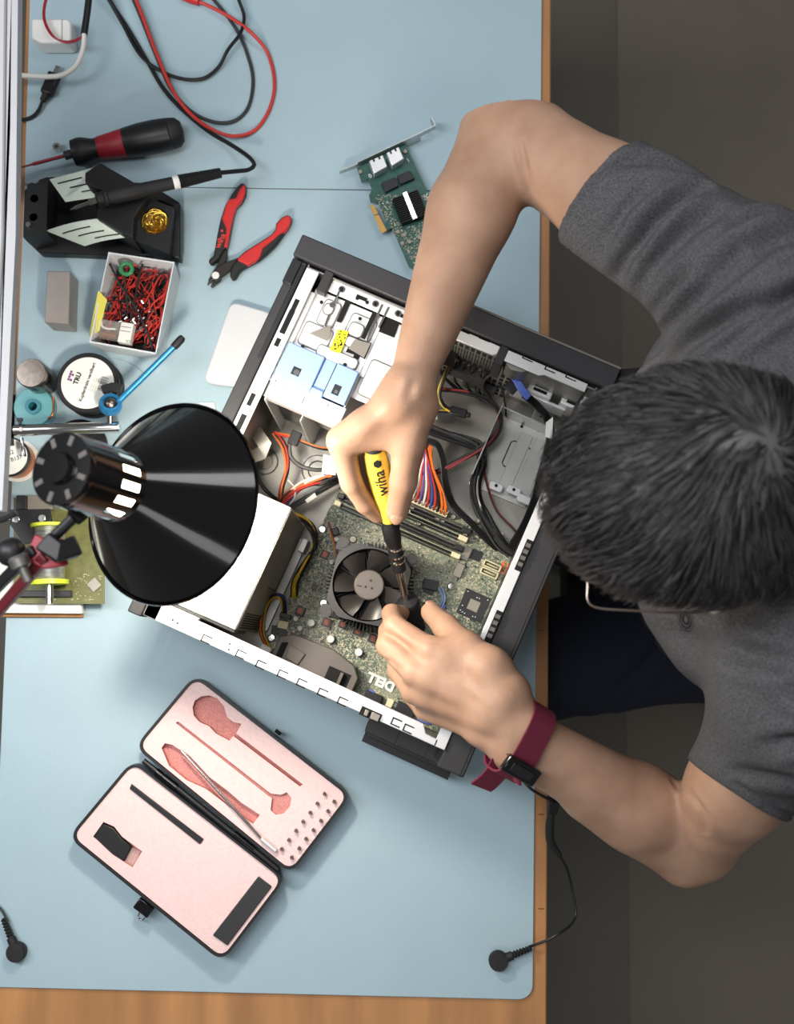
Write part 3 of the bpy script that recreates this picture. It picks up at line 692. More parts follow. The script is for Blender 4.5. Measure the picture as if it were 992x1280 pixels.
# reel axis points up-screen
for s0, s1 in ((0, .05), (.90, .97)):
    b = MB(); b.between(a0.lerp(a1, s0), a0.lerp(a1, s1), [(.003,0),(.021,0),(.021,1),(.003,1)], 40); obj('reel_flange', b, M['lime'], t)
b = MB(); b.between(a0, a1, [(.0165+.0004*(i%2), .05+.85*i/60) for i in range(61)], 32); obj('winding', b, M['tin_wire'], t)
b = MB(); b.between(a0.lerp(a1, .9), P(62, 755, .046), [(.0042,0),(.0042,1)], 18); obj('axle', b, M['chrome'], t)
b = MB(); b.prism(poly([(20,738),(88,738),(88,746),(20,746)], .032), zc, .03); obj('bracket', b, M['chip'], t, bevel=.0006)
b = MB(); b.cbox(P(118, 731, zc+.0012), .012, .012, .0024, .75); obj('chip', b, M['chip_grey'], t)
b = MB()
for k in range(40):
    p = P(random.uniform(92, 128), random.uniform(716, 752), zc); b.cbox((p.x, p.y, zc+.0004), .0014, .0007, .0008, random.choice([0, PI/2]))
o = obj('surface_components', b, M['smd'], t, smooth=0); o['kind'] = 'stuff'
b = MB()
for x in (68, 90, 112): put_text(b, '->', .004, frame(P(x, 749.5, zc+.0003), 0))
obj('board_print', b, M['ink_white'], t, smooth=0)

# ------------------------------------------------------------------ tool case with foam
def tcase(pts, z): return [P(60+x/2.48, 820+y/2.48, z) for x, y in pts]
case = thing('tool_case', 'open black tool case lined with pink foam lying flat on the mat', 'tool case', P(265, 1022))
zt = .024
UP = tcase([(455,57),(940,432),(752,678),(268,282)], zt)
LO = tcase([(262,322),(736,692),(540,950),(62,562)], zt)
def shape(q, z, r, f=0):
    c = sum(q, Vector())/4
    qq = []
    n = len(q)
    e = [(q[(i+1) % n]-q[i]).normalized() for i in range(n)]
    for i in range(n):
        # inset by f metres along both edges
        qq.append(q[i]+(e[i]-e[i-1])*f)
    return [Vector((x, y, z)) for x, y in round_poly([Vector((v.x, v.y, 0)) for v in qq], r, 6)]
for nm, q in (('lid', UP), ('base', LO)):
    A0, A1, B1, B0 = shape(q, .001, .014, .003), shape(q, zt, .016), shape(q, zt, .013, .0026), shape(q, .004, .013, .0026)
    A05 = shape(q, .008, .016)
    n = len(A0); b = MB(); vs = A0+A05+A1+B1+B0; fs = [tuple(range(n))[::-1]]
    for L_ in range(4): fs += [(L_*n+i, L_*n+(i+1)%n, (L_+1)*n+(i+1)%n, (L_+1)*n+i) for i in range(n)]
    fs.append(tuple(range(4*n, 5*n))); b.add(vs, fs); sh_ = obj(nm+'_shell', b, M['black'], case)
    f0 = shape(q, .0045, .0125, .0032); f1 = shape(q, zt-.0025, .0125, .0032)
    b = MB(); b.loft(f0, f1); fo = obj(nm+'_foam', b, [M['foam'], M['foam_cut']], case, smooth=0, loc=(0,0,0))
    ct = MB()
    zc0, zc1 = zt-.0105, zt+.02
    c2 = lambda pts: [tuple(v[:2]) for v in tcase(pts, zt-.003)]
    if nm == 'lid':
        d1 = [(448,160),(455,138),(475,125),(500,122),(525,132),(545,155),(556,190),(575,205),(600,210),(583,240),(790,398),(780,404),(575,248),(562,262),(520,240),(500,218),(470,205),(452,185)]
        ct.prism(c2(d1), zc0, zc1); cut(fo, ct); ct = MB()
        ct.prism(c2([(352,285),(362,270),(385,275),(440,310),(500,375),(560,420),(600,455),(657,492),(636,520),(590,490),(540,450),(490,412),(430,385),(375,340)]), zc0, zc1); cut(fo, ct); ct = MB()
        ct.prism(c2([(396,207),(404,203),(690,426),(722,430),(740,422),(754,440),(750,465),(730,488),(706,492),(690,478),(694,440),(684,434)]), zt-.0062, zc1); cut(fo, ct)
    else:
        for po in ([(172,514),(205,528),(230,560),(292,605),(262,655),(200,615),(150,568),(140,560)],): 
            ct.prism(c2(po), zc0, zc1)
        cut(fo, ct)
b = MB(); h0, h1 = P(172, 945, .02), P(355, 1093, .02)
b.between(h0, h1, [(.0032,.04),(.0032,.96)], 14); obj('hinge_rod', b, M['black'], case)
for f0, f1 in ((.13, .27), (.66, .79)):
    b = MB(); b.between(h0.lerp(h1, f0)+Vector((0,0,.001)), h0.lerp(h1, f1)+Vector((0,0,.001)), [(.0042,0),(.0042,.3),(.0034,.31),(.0034,.33),(.0042,.34),(.0042,1)], 16); obj('hinge_knuckle', b, M['black_gloss'], case)
a = dirang((90,1058),(280,1203))
b = MB(); b.box(-.010, .010, -.011, .002, .008, .019, frame((P(184,1129,.012).x, P(184,1129,.012).y, 0), a)); lt = obj('latch', b, M['black_gloss'], case, bevel=.001)
b = MB(); b.tube([P(176,1137,.012), P(173,1146,.010), P(178,1150,.010), P(184,1143,.012)], .0011, 8); obj('latch_loop', b, M['chrome'], lt)
b = MB(); b.box(-.004, .004, -.001, .003, .010, .019, frame((P(347.5,915.5,.012).x, P(347.5,915.5,.012).y, 0), dirang((245,845),(438,1000)))); obj('catch', b, M['black_gloss'], case, bevel=.0006)
# things in the case
def flat_bar(name, pts, z0, z1, m, label, cat, bev=.0008):
    b = MB(); b.prism([tuple(v[:2]) for v in tcase(pts, z1)], z0, z1); return tag(obj(name, b, m, bevel=bev), label, cat)
flat_bar('black_strip', [(258,396),(482,568),(470,584),(252,412)], zt-.0022, zt-.0004, M['chip'], 'long thin black magnetic strip set in the foam of the case base', 'strip')
flat_bar('black_plate', [(652,683),(693,715),(555,898),(510,866)], zt-.0022, zt-.0002, M['charcoal2'], 'wide black rectangular plate at the lower corner of the pink foam', 'plate')
b = MB(); b.prism([tuple(v[:2]) for v in tcase([(174,517),(206,531),(232,563),(262,590),(236,638),(200,612),(152,572),(143,560)], .016)], zt-.0102, zt-.0035)
ls = thing('loupe', 'short black piece with a clear end sunk into the pink foam of the case base', 'loupe', P(144, 1055, .014))
obj('body', b, M['black'], ls, bevel=.0012)
b = MB(); b.prism([tuple(v[:2]) for v in tcase([(263,592),(289,606),(262,652),(238,638)], .016)], zt-.0102, zt-.004); obj('clear_end', b, M['clear'], ls, bevel=.0006)
pr = thing('probe', 'slim shiny metal tool lying diagonally across the pink foam', 'probe', P(285, 1000, zt))
q0, q1, q2 = tcase([(410,290)], .0255)[0], tcase([(660,565)], .0255)[0], tcase([(706,604)], .0255)[0]
b = MB(); b.between(q0, q1, [(.0004,0),(.0014,.04),(.0015,.3),(.0018,.7),(.0016,1)], 14); obj('blade', b, M['chrome'], pr)
b = MB(); b.between(q1, q2, [(.0016,0),(.0026,.06),(.0026,1)], 14); obj('socket', b, M['steel_lt'], pr)
bits = [(856,427),(886,451),(834,457),(867,480),(812,485),(845,510),(790,513),(822,539),(768,541),(799,566),(746,570),(778,596),(724,598),(755,624)]
b = MB(); b.lathe([(.0001,0),(.0021,0),(.0021,.0048),(.0014,.0056),(.0014,.0062),(.0001,.0062)], 6)
bit = None
for x, y in bits:
    l_ = tcase([(x, y)], zt)[0]; l_.z = zt-.0025
    if bit is None: bit = tag(obj('screwdriver_bit', b, M['brushed'], local=True, loc=l_), 'tiny steel hex bit standing upright in the pink foam of the lid', 'bit', 'hex bits standing in the pink foam')
    else: c_ = bit.copy(); COL.objects.link(c_); c_.location = l_

# ------------------------------------------------------------------ snap-on grounding cord, lower left
t = thing('grounding_cord', 'black cord with round snap stud at the lower left corner of the mat', 'cord', P(22, 1185))
def snap(c, ang, par):
    T_ = frame((c.x, c.y, 0), ang)
    b = MB(); b.lathe([(.001,.0004),(.0098,.0004),(.0108,.002),(.0108,.009),(.0098,.0108),(.001,.0112)], 32, T_); obj('snap_stud', b, M['black_soft'], par)
    b = MB(); b.between(T_ @ Vector((.009,0,.0055)), T_ @ Vector((.040,0,.0055)), [(.0052,0),(.0048,.25),(.0036,.26)]+[((.0046 if i % 2 else .0030)-.0008*i/12, .3+.058*i) for i in range(12)]+[(.0014,1)], 16); obj('strain_relief', b, M['black_soft'], par)
snap(P(23, 1188), dirang((23,1188),(8,1150)), t)
b = MB(); b.tube(PP([(10,1152,.0055),(2,1138,.004),(-8,1128,.003),(-20,1122,.003)]), .0014, 8); obj('cord', b, M['black_wire'], t)

# ------------------------------------------------------------------ desk lamp
t = thing('desk_lamp', 'black desk lamp with wide cone shade and slotted neck, on a red jointed arm', 'lamp', (edge_x(LE, P(-40, 520, 0).y)-.025, P(-40, 520, 0).y, -.05))
Cb, Ct = P(214, 629, .318), P(76, 586, .440)
ax = (Cb-Ct).normalized(); L_ = (Cb-Ct).length
Tl = Matrix.Translation(Ct) @ ax.to_track_quat('Z', 'Y').to_matrix().to_4x4()
n = 84
shell = [(.0290,.0),(.0292,.012),(.0296,L_*.18),(.0298,L_*.36),(.0298,L_*.44),(.0300,L_*.47),(.034,L_*.50),(.0845,L_*.985),(.0862,L_)]
inner = [(r-.0016, z) for r, z in shell[::-1]]
sl = lambda i, k: i == 3-1 and False
prof = [(.0290,.004),(.0292,.012),(.0296,L_*.22),(.0298,L_*.27),(.0298,L_*.43),(.0300,L_*.47),(.0335,L_*.50),(.0875,L_*.985),(.0895,L_)]
b = MB(); b.lathe(prof, n, Tl, cap=False, skip=lambda i, k: i == 3 and (k % 6) in (2, 3, 4))
b.lathe([(r-.0012, z) for r, z in prof], n, Tl, cap=False, skip=lambda i, k: i == 3 and (k % 6) in (2, 3, 4))
b.lathe([(.0883, L_), (.0895, L_), (.0907, L_-.001), (.0901, L_-.003)], n, Tl, cap=False)
obj('shade', b, M['black_gloss'], t, normals=False)
b = MB(); b.lathe([(r-.0016, z) for r, z in prof if z > L_*.44], n, Tl, cap=False); obj('reflector', b, M['reflector'], t, normals=False)
b = MB(); b.lathe([(.001,-.002),(.012,-.002),(.013,0),(.0285,.0),(.0292,.005),(.0286,.007),(.001,.007)], 40, Tl)
b.lathe([(.001,-.005),(.0115,-.005),(.0125,-.002)], 30, Tl)
cp = obj('end_cap', b, M['black_gloss'], t)
b = MB()
for k in range(8):
    a = 2*PI*k/8+.2; b.box(.0185, .0265, -.0022, .0022, -.0007, .0002, Tl @ Matrix.Rotation(a, 4, 'Z'))
obj_split('vent', b, M['fan_hub'], cp, bevel=.0004)
b = MB(); b.lathe([(.0001,L_*.20),(.016,L_*.20),(.017,L_*.24)], 24, Tl); obj('socket', b, M['black'], t)
bc = Tl @ Vector((0, 0, L_*.5))
b = MB(); b.lathe([(.014,L_*.25),(.0165,L_*.30),(.0175,L_*.42),(.022,L_*.52),(.025,L_*.60),(.022,L_*.68),(.012,L_*.74),(.0005,L_*.76)], 28, Tl); obj('bulb', b, M['bulb'], t)
# arm
j0, j1, j2 = P(98, 655, .405), P(62, 682, .40), P(-50, 800, .34)
b = MB(); b.between(j1+Vector((-.002,0,.004)), P(92, 647, .41), [(.0045,0),(.0045,1)], 12); b.tube([P(92,647,.412), P(110,633,.40), P(120,628,.39)], .005, smooth=0, flat=(.012,.008)); obj('swivel', b, M['black'], t)
b = MB(); b.tube([P(55,676,.41), P(72,690,.41), P(96,683,.40)], .008, smooth=0, flat=(.017,.014), up=(0,0,1)); obj('joint_block', b, M['black'], t, bevel=.002)
for off, m_ in ((0, M['red_dk']),):
    for dx, dy in ((-14, -6), (10, 8)):
        b = MB(); b.tube([P(52+dx*.6, 690+dy*.6, .402), P(-50+dx, 800+dy, .345)], .005, smooth=0, flat=(.0085,.0085), up=(0,0,1)); obj('arm_bar', b, M['black'] if dx < 0 else M['red_arm'], t, bevel=.001)
b = MB(); b.tube([P(38,684,.398), P(60,694,.40), P(82,690,.395)], .006, smooth=0, flat=(.022,.006), up=(0,0,1)); obj('yoke', b, M['red_dk'], t, bevel=.001)
b = MB(); b.between(P(21,694,.41), P(36,726,.405), [(.006,0),(.008,.1),(.008,.4),(.004,.45),(.004,1)], 18); obj('tension_knob', b, M['steel_dk'], t)
b = MB(); b.ball(P(14, 690, .395), .012, .012, .010); obj('pivot', b, M['black'], t)
b = MB(); b.tube(PP([(20,640,.40),(6,648,.40),(-14,652,.40)]), .0028, 8); obj('cord', b, M['black_wire'], t)
base = t.location
b = MB(); b.tube([P(-52,802,.345), P(-60,700,.2), Vector((base.x, base.y, -.01))], .008, 12, 6); obj('post', b, M['black'], t)
b = MB(); b.box(base.x-.03, base.x+.0235, base.y-.03, base.y+.03, -.055, .012); obj('clamp', b, M['black'], t, bevel=.004)
LAMP_POS = Tl @ Vector((0, 0, L_*.80)); LAMP_AX = ax
# ------------------------------------------------------------------ the open computer
O_ = P(380, 294, .175); TH = math.radians(-22.95)
CA = Vector((math.cos(TH), math.sin(TH), 0)); CB = Vector((math.sin(TH), -math.cos(TH), 0))
X = Matrix(((CA.x, CB.x, 0, O_.x), (CA.y, CB.y, 0, O_.y), (0, 0, 1, 0), (0, 0, 0, 1)))
Xi = X.inverted()
def ab(x, y, z):
    p = Xi @ P(x, y, z); return p.x, p.y
def abz(x, y, z): return Xi @ P(x, y, z)
pc_ = X @ Vector((.18, .22, 0))
comp = thing('desktop_computer', 'open desktop computer case lying on its side with circuit board, fan and drive cage exposed', 'computer', pc_)
SPLIT = set('bezel_clip flange_slot cage_slot cable_plug flange_latch tray_tab tab_hole rail_hole hole_rim floor_boss guide_rail screw retaining_tape spring_tab latch_screw latch_window fan_clip clip_slot vent_tower rear_latch slot_catch panel_clip drive_body rear_ports jumper_wire front_port_block mounting_bracket header_wire vent_slots duct_opening duct_rib front_cable slot_rail front_flange port_tongue port_shell pressed_panel left_rail cable_label hub_print'.split())
def part(name, m, parent=comp, bevel=0, smooth=35, **k):
    """decorator-free helper: returns builder in case coordinates and a closer"""
    mb = MB(X); mb.done = lambda: (obj_split if name in SPLIT else obj)(name, mb, m, parent, bevel=bevel, smooth=smooth, **k); return mb
ZR = .172
b = part('chassis', M['steel_dk']); b.box(.006,.350,.026,.428,.004,.0075)
b.box(.0165,.018,.026,.428,.004,ZR-.001); b.box(.3445,.346,.026,.428,.004,ZR-.001); b.box(.018,.346,.4255,.427,.004,ZR-.001); b.box(.018,.346,.0285,.030,.004,ZR-.001)
chassis = b.done()
# floor dimples and tray embossing
b = part('floor_boss', M['steel_dk'], chassis)
for x, y, r in ((331,577,.016),(397,588,.019),(398,694,.012)):
    a, c = ab(x, y, .008); b.ring([(r*.55,.0076),(r*.62,.0100),(r*.92,.0100),(r,.0076)], 36, Matrix.Translation((a, c, 0)))
b.done()
# rim flanges
b = part('left_flange', M['steel_lt'], bevel=.0006); b.box(.0165,.031,.03,.428,ZR-.001,ZR+.0005); lf = b.done()
b = part('flange_slot', M['dark'], lf, smooth=0)
for y0, y1, x0, x1 in ((.066,.079,.020,.025),(.079,.106,.0195,.0255),(.112,.121,.020,.025),(.176,.19,.0205,.0255),(.20,.232,.0205,.0265)): b.box(x0,x1,y0,y1,ZR+.0004,ZR+.0008)
b.done()
b = part('right_flange', M['steel_lt'], bevel=.0006); b.box(.3355,.3475,.045,.428,ZR-.001,ZR+.0005); rf = b.done()
b = part('flange_slot', M['dark'], rf, smooth=0)
a0, c0 = ab(663, 698, ZR); a1, c1 = ab(625, 787, ZR)
for c in (c0, c1): b.box(.3405,.3475,c-.017,c+.017,ZR+.0004,ZR+.0009)
b.done()
b = part('flange_latch', M['grey_plastic'], rf)
for c in (c0, c1):
    for k in range(4): b.box(.3415,.3465,c-.013+k*.007,c-.009+k*.007,ZR+.0009,ZR+.0024)
b.done()
b = part('rear_flange', M['steel_lt'], bevel=.0006); b.prism([(.0165,.4105),(.318,.4125),(.324,.4205),(.338,.421),(.338,.428),(.0165,.428)], ZR-.001, ZR+.0005); rr = b.done()
b = part('flange_slot', M['dark'], rr, smooth=0)
for x, y in ((258,799),(301,818),(326,831),(353,843),(377,854),(403,866),(428,877),(495,903),(510,911)):
    a, c = ab(x, y, ZR)
    for (u0,u1,v0,v1) in ((-.005,.005,-.0038,-.0026),(-.005,.005,.0026,.0038),(-.005,-.0038,-.0038,.0038)): b.box(a+u0,a+u1,c+v0,c+v1,ZR+.0003,ZR+.0010)
a, c = ab(463, 893, ZR); b.box(a-.011,a+.011,c-.0045,c+.0045,ZR+.0003,ZR+.0009)
for x, y in ((287,805),(286,812),(216,775),(222,779)): a, c = ab(x, y, ZR); b.cyl((a, c, ZR+.0003), .0011, .0005, 10)
b.done()
b = part('slot_catch', M['chip_grey'], rr, bevel=.0006); a, c = ab(467, 895, ZR); b.box(a-.003,a+.006,c-.0035,c+.0035,ZR+.0009,ZR+.004); b.box(a-.010,a-.006,c-.003,c+.003,ZR+.0009,ZR+.003); b.done()
b = part('front_flange', M['steel_lt'], bevel=.0006); b.prism([(.165,.0265),(.2365,.0265),(.2365,.0355),(.232,.0385),(.165,.0385)], ZR-.002, ZR); b.prism([(.2455,.0265),(.3355,.0265),(.3355,.036),(.29,.036),(.285,.039),(.2455,.039)], ZR-.002, ZR)
ff = b.done()
b = part('flange_slot', M['dark'], ff, smooth=0)
for x, y in ((581,412),(606,422),(660,447),(688,461),(714,471)):
    a, c = ab(x, y, ZR)
    for (u0,u1,v0,v1) in ((-.006,.006,-.0032,-.0021),(-.006,.006,.0021,.0032),(-.006,-.0048,-.0032,.0032)): b.box(a+u0,a+u1,c+v0,c+v1,ZR-.001,ZR+.0006)
b.done()
# rounded steel foot behind front flange
b = part('formed_bracket', M['steel_dk'], bevel=.001); b.prism([(.2455,.030),(.274,.030),(.275,.036),(.268,.042),(.256,.044),(.249,.041)], .135, ZR-.004); b.done()
# perforated inner front plate
b = part('vent_plate', M['steel'], bevel=.0006); b.box(.165,.262,.030,.033,.0076,.155); vp = b.done()
b = part('vent_holes', M['dark'], vp, smooth=0)
for i in range(14):
    for k in range(9):
        if k == 4 and 2 < i < 12: continue
        z = .014+k*.0155; a = .168+i*.0067
        if k in (6, 7): b.box(a, a+.0016, .0329, .0334, z-.002, z+.011); b.box(a+.0032, a+.0046, .0329, .0334, z-.002, z+.011)
        else: b.box(a, a+.0046, .0329, .0334, z, z+.0108)
b.done()
b = part('front_cable_bundle', M['black_wire'])
for k in range(9):
    a = .185+k*.0065; b.tube([(a,.038,.10),(a+random.uniform(-.006,.01),.043,.07),(a+random.uniform(-.01,.02),.046,.045),(a+.02,.048,.02)], .0016, 6, 4)
b.done()
b = part('front_port_block', M['chip'], bevel=.0008); b.box(.195,.235,.034,.046,.06,.085); b.box(.21,.25,.034,.042,.03,.05); b.done()
# outer plastic skin
b = part('front_bezel', M['charcoal'], bevel=.0016); b.box(-.002,.3605,-.0005,.0245,.0005,.176); bz = b.done()
b = part('bezel_edge_highlight', M['chip_grey'], bz, bevel=.0006); b.box(.17,.3605,-.0035,-.0005,.002,.173); b.done()  # outer edge strip, its highlight put into the brownish grey colour
b = part('bezel_ledge', M['charcoal'], bz, bevel=.001); b.box(.165,.190,-.0085,-.0005,.02,.168); b.done()
b = part('bezel_clip', M['charcoal2'], bz, bevel=.0008); b.box(.237,.246,.0245,.045,.12,.1725); b.box(.036,.046,.0245,.049,.15,.1735); b.box(.3365,.3565,.026,.043,.10,.168); b.done()
b = part('left_panel', M['charcoal2'], bevel=.0014); b.box(.0005,.0155,.026,.431,.0005,.1725); lp = b.done()
b = part('panel_clip', M['black'], lp, bevel=.0008); b.box(-.0005,.010,.027,.055,.12,.1745); b.box(.010,.0155,.03,.14,.17,.1735); b.done()
b = part('right_panel', M['charcoal2'], bevel=.0016); b.box(.3478,.3755,.026,.4455,.0005,.1695); rp_ = b.done()
b = part('panel_seam', M['dark'], rp_, smooth=0); b.box(.3712,.3718,.026,.4455,.1694,.1698); b.done()
b = part('panel_foot', M['black'], rp_, bevel=.0015); b.prism([(.359,-.003),(.383,-.016),(.386,.03),(.3755,.05),(.372,.05),(.362,.005)], .09, .167); b.done()
b = part('corner_bracket', M['steel_lt'], bevel=.0008); b.box(.337,.3475,.040,.066,ZR-.003,ZR+.001); cb = b.done()
b = part('corner_screw', M['chrome'], cb); b.cyl((.342,.047,ZR+.001), .0034, .0012, 20); b.cyl((.342,.047,ZR+.002), .0012, .0006, 8); b.done()
b = part('rear_cover', M['charcoal2'], bevel=.0015); b.box(.268,.3755,.4285,.452,.004,.075); b.box(.272,.372,.452,.458,.004,.045); rc = b.done()
b = part('cover_step', M['black'], rc, bevel=.001); b.box(.270,.3755,.4575,.4665,.002,.034); b.box(.303,.3035,.4285,.4523,.03,.0755); b.box(.338,.3385,.4285,.4523,.03,.0755); b.done()

# ---------------- power supply
b = part('power_supply', M['steel_lt'], bevel=.0012); b.box(.0325,.107,.268,.405,.0085,.166); ps = b.done()
b = part('side_wall', M['steel_dk'], ps, bevel=.0008); b.box(.1070,.1082,.27,.404,.010,.165); b.done()
b = part('mounting_gap_shade', M['chip'], ps, bevel=.0008); b.box(.020,.107,.4045,.4085,.09,.163); b.done()  # black bar filling the gap behind the supply, stands in for its shade
b = part('vent_slots', M['dark'], ps, smooth=0)
for k in range(7): b.box(.1081,.1085,.385+k*.0026,.3862+k*.0026,.03,.15)
b.box(.107,.1086,.352,.353,.012,.08); b.done()
b = part('mounting_bracket', M['steel'], ps, bevel=.0008); b.box(.1085,.119,.285,.40,.0085,.013); b.box(.114,.122,.284,.30,.0085,.035); b.done()
b = part('rear_latch', M['black'], ps, bevel=.001); a, c = ab(185, 752, .16); b.box(a-.010,a+.002,c-.008,c+.008,.12,.168); b.box(a+.012,a+.024,c-.009,c+.008,.12,.168); b.done()
b = part('rear_plate', M['steel_lt'], ps, bevel=.001); b.box(.024,.070,.4085,.4125,.16,ZR+.002); b.done()

# ---------------- drive cage
zc = .162
b = part('drive_cage', M['steel_lt'], bevel=.0008); 
b.box(.033,.150,.044,.112,zc-.0015,zc); b.box(.0325,.0345,.044,.176,.0085,zc); b.box(.074,.0755,.10,.180,.0085,zc-.012); b.box(.112,.114,.044,.172,.0085,zc)
b.box(.030,.116,.150,.172,zc-.0015,zc+.001); b.box(.030,.116,.1705,.1725,zc-.016,zc+.001); b.box(.112,.162,.085,.135,zc-.010,zc-.0085)
cage = b.done()
b = part('front_rail', M['steel_lt'], cage, bevel=.0008); b.box(.046,.170,.0285,.043,zc+.002,zc+.0042); fr = b.done()
b = part('rail_hole', M['dark'], fr, smooth=0)
for a in (.059,.098,.124): b.cyl((a,.0355,zc+.0040), .0022, .0006, 16)
b.box(.076,.088,.0335,.0375,zc+.0040,zc+.0045); b.box(.127,.140,.034,.038,zc+.0040,zc+.0045); b.done()
b = part('hole_rim', M['chrome'], fr)
for a in (.059,.098,.124): b.ring([(.0023,zc+.0042),(.0038,zc+.0042),(.0036,zc+.0050),(.0025,zc+.0050)], 20, Matrix.Translation((a,.0355,0)))
b.done()
b = part('left_rail', M['steel_lt'], cage, bevel=.0008); b.box(.026,.036,.05,.155,zc+.0,zc+.004); b.box(.022,.028,.03,.060,zc+.006,zc+.0095); b.done()
def panel(x0, x1, y0, y1, h, name='pressed_panel', m=M['steel_lt']):
    g = part('panel_groove_shade', M['grey_plastic'], cage, smooth=0); g.prism(rrect(x0-.0008, x1+.0008, y0-.0008, y1+.0008, .0045, 4), zc-.001, zc+max(.0003, h-.0016)); g.done()  # grey rim around each panel, a painted shade line to bring out relief
    b = part(name, m, cage, bevel=.0009); b.prism(rrect(x0, x1, y0, y1, .004, 4), zc-.001, zc+h); return b.done()
panel(.048,.066,.050,.078,.0022); panel(.039,.070,.080,.106,.0016); panel(.080,.108,.052,.076,.0016); panel(.084,.104,.078,.088,.003); panel(.050,.060,.055,.066,.005)
panel(.083,.098,.062,.076,.0042); panel(.062,.107,.098,.110,.004); panel(.119,.148,.090,.130,.0012); 
b = part('cage_slot', M['dark'], cage, smooth=0)
def slot(pts, z=zc+.0025, h=.0006): b.prism([ab(x, y, z) for x, y in pts], z-h, z)
s4 = lambda pts: [(320+x/4.509, 280+y/4.509) for x, y in pts]
slot(s4([(507,422),(537,430),(480,556),(452,548)])); slot(s4([(682,440),(706,452),(612,650),(590,640)])); slot(s4([(745,490),(825,510),(778,640),(690,605)]), zc+.001)
slot(s4([(505,720),(545,640),(650,670),(612,762),(585,745),(548,812),(530,800),(552,735)]), zc+.001)
slot(s4([(678,722),(714,732),(672,812),(640,812)]), zc-.004)
for x, y in s4([(368,440),(585,532),(570,417),(625,440),(262,688),(500,792)]): 
    a, c = ab(x, y, zc+.006); b.cyl((a, c, zc+.0052), .0019, .0005, 14)
b.done()
b = part('guide_rail', M['chrome'], cage, bevel=.0005)
for (x0, y0), (x1, y1) in ((s4([(712,455)])[0], s4([(622,655)])[0]), (s4([(748,470)])[0], s4([(690,590)])[0]), (s4([(340,300)])[0], s4([(190,600)])[0]), (s4([(470,380)])[0], s4([(385,580)])[0])):
    p0, p1 = abz(x0, y0, zc+.003), abz(x1, y1, zc+.003); b.tube([p0, p1], .001, smooth=0, flat=(.0025, .0035), up=(0,0,1))
b.done()
b = part('screw', M['chrome'], cage)
for x, y in s4([(430,456),(140,600)]): a, c = ab(x, y, zc+.006); b.cyl((a, c, zc+.002), .0032, .004, 18)
b.done()
b = part('retaining_tape', M['chip_grey'], cage)
for pts in (s4([(300,615),(420,570),(415,640),(395,655)]), s4([(520,700),(555,650),(645,672),(608,752)])):
    b.prism([ab(x, y, zc+.006) for x, y in pts], zc+.0045, zc+.0058)
b.done()
b = part('warning_label', M['label_yellow'], cage, smooth=0); lbp = [ab(x, y, zc+.0055) for x, y in s4([(462,592),(522,606),(474,728),(414,710)])]; b.prism(lbp, zc+.0042, zc+.0052); yl = b.done()
b = part('label_print', M['ink'], yl, smooth=0)
for k in range(60):
    u, v = random.random(), random.random()
    if v < .55 and k % 3: continue
    p = Vector((*lbp[0],0)).lerp(Vector((*lbp[1],0)), .1+.8*u).lerp(Vector((*lbp[3],0)).lerp(Vector((*lbp[2],0)), .1+.8*u), .05+.9*v); w = random.choice([.0005,.0008]); b.box(p.x-w,p.x+w,p.y-w,p.y+w,zc+.0052,zc+.0053)
b.done()
# blue latch
zb = zc+.0075
b = part('blue_latch', M['blue_latch'], cage, bevel=.0012)
b.box(.032,.074,.110,.1505,zc,zb); b.box(.074,.088,.110,.1465,zc,zb-.004); b.box(.088,.113,.1105,.1485,zc,zb); b.box(.074,.088,.144,.1505,zc,zb-.001); bl_ = b.done()
b = part('latch_window', M['chip'], bl_, smooth=0); b.box(.048,.057,.132,.141,zb-.0003,zb+.0003); b.box(.095,.103,.132,.143,zb-.0003,zb+.0003); b.box(.0875,.0881,.111,.148,zb-.001,zb+.0003); b.done()
b = part('latch_screw', M['chrome'], bl_); b.cyl((.0535,.1375,zb), .0034, .0012, 18); b.cyl((.0995,.1395,zb), .002, .001, 14); b.done()
b = part('spring_tab', M['steel_lt'], cage, bevel=.001); b.box(.034,.047,.154,.160,zc+.0005,zc+.004); b.box(.080,.097,.153,.159,zc+.0005,zc+.004); b.box(.066,.071,.155,.166,zc+.0005,zc+.005); b.done()
b = part('drive_body', M['chip'], cage, bevel=.001); b.box(.036,.074,.05,.165,.03,.12); b.box(.0765,.111,.05,.16,.05,.12); b.done()
b = part('floor_plate', M['steel'], cage, bevel=.0006); b.box(.1145,.150,.10,.165,.04,.0415); b.done()

# ---------------- lower drive tray on the right
b = part('drive_tray', M['steel'], bevel=.0008); b.box(.2625,.264,.052,.142,.0076,.062); b.box(.264,.336,.052,.145,.0076,.011); b.box(.264,.336,.052,.0535,.0076,.05)
b.prism([(.2965,.062),(.312,.062),(.312,.14),(.2965,.14)], .011, .0122); b.prism([(.316,.062),(.334,.062),(.334,.14),(.316,.14)], .011, .0116); tray = b.done()
b = part('tray_tab', M['steel_lt'], tray, bevel=.0008)
tabs = ((620,607),(642,612),(655,623))
for x, y in tabs:
    a, c = ab(x, y, .03); b.prism(rrect(a-.0085, a+.0085, c-.004, c+.006, .003, 4), .0285, .030)
b.done()
b = part('tab_hole', M['dark'], tray, smooth=0)
for x, y in tabs[:2]+((652,533),(673,538)):
    z = .0305 if y > 600 else .0115; a, c = ab(x, y, z); b.cyl((a, c, z-.0006), .0019, .0008, 14)
p = abz(647, 573, .0115)
for pts in ([(-.012,-.018),(.006,-.018),(.009,-.016)], [(-.012,-.018),(-.015,-.015),(-.015,.012),(-.012,.015),(.006,.015)]):
    b.tube([(p.x+u, p.y+v, .0112) for u, v in pts], .0007, 6, 0)
b.done()
b = part('vent_tower', M['steel_dk'], bevel=.001)
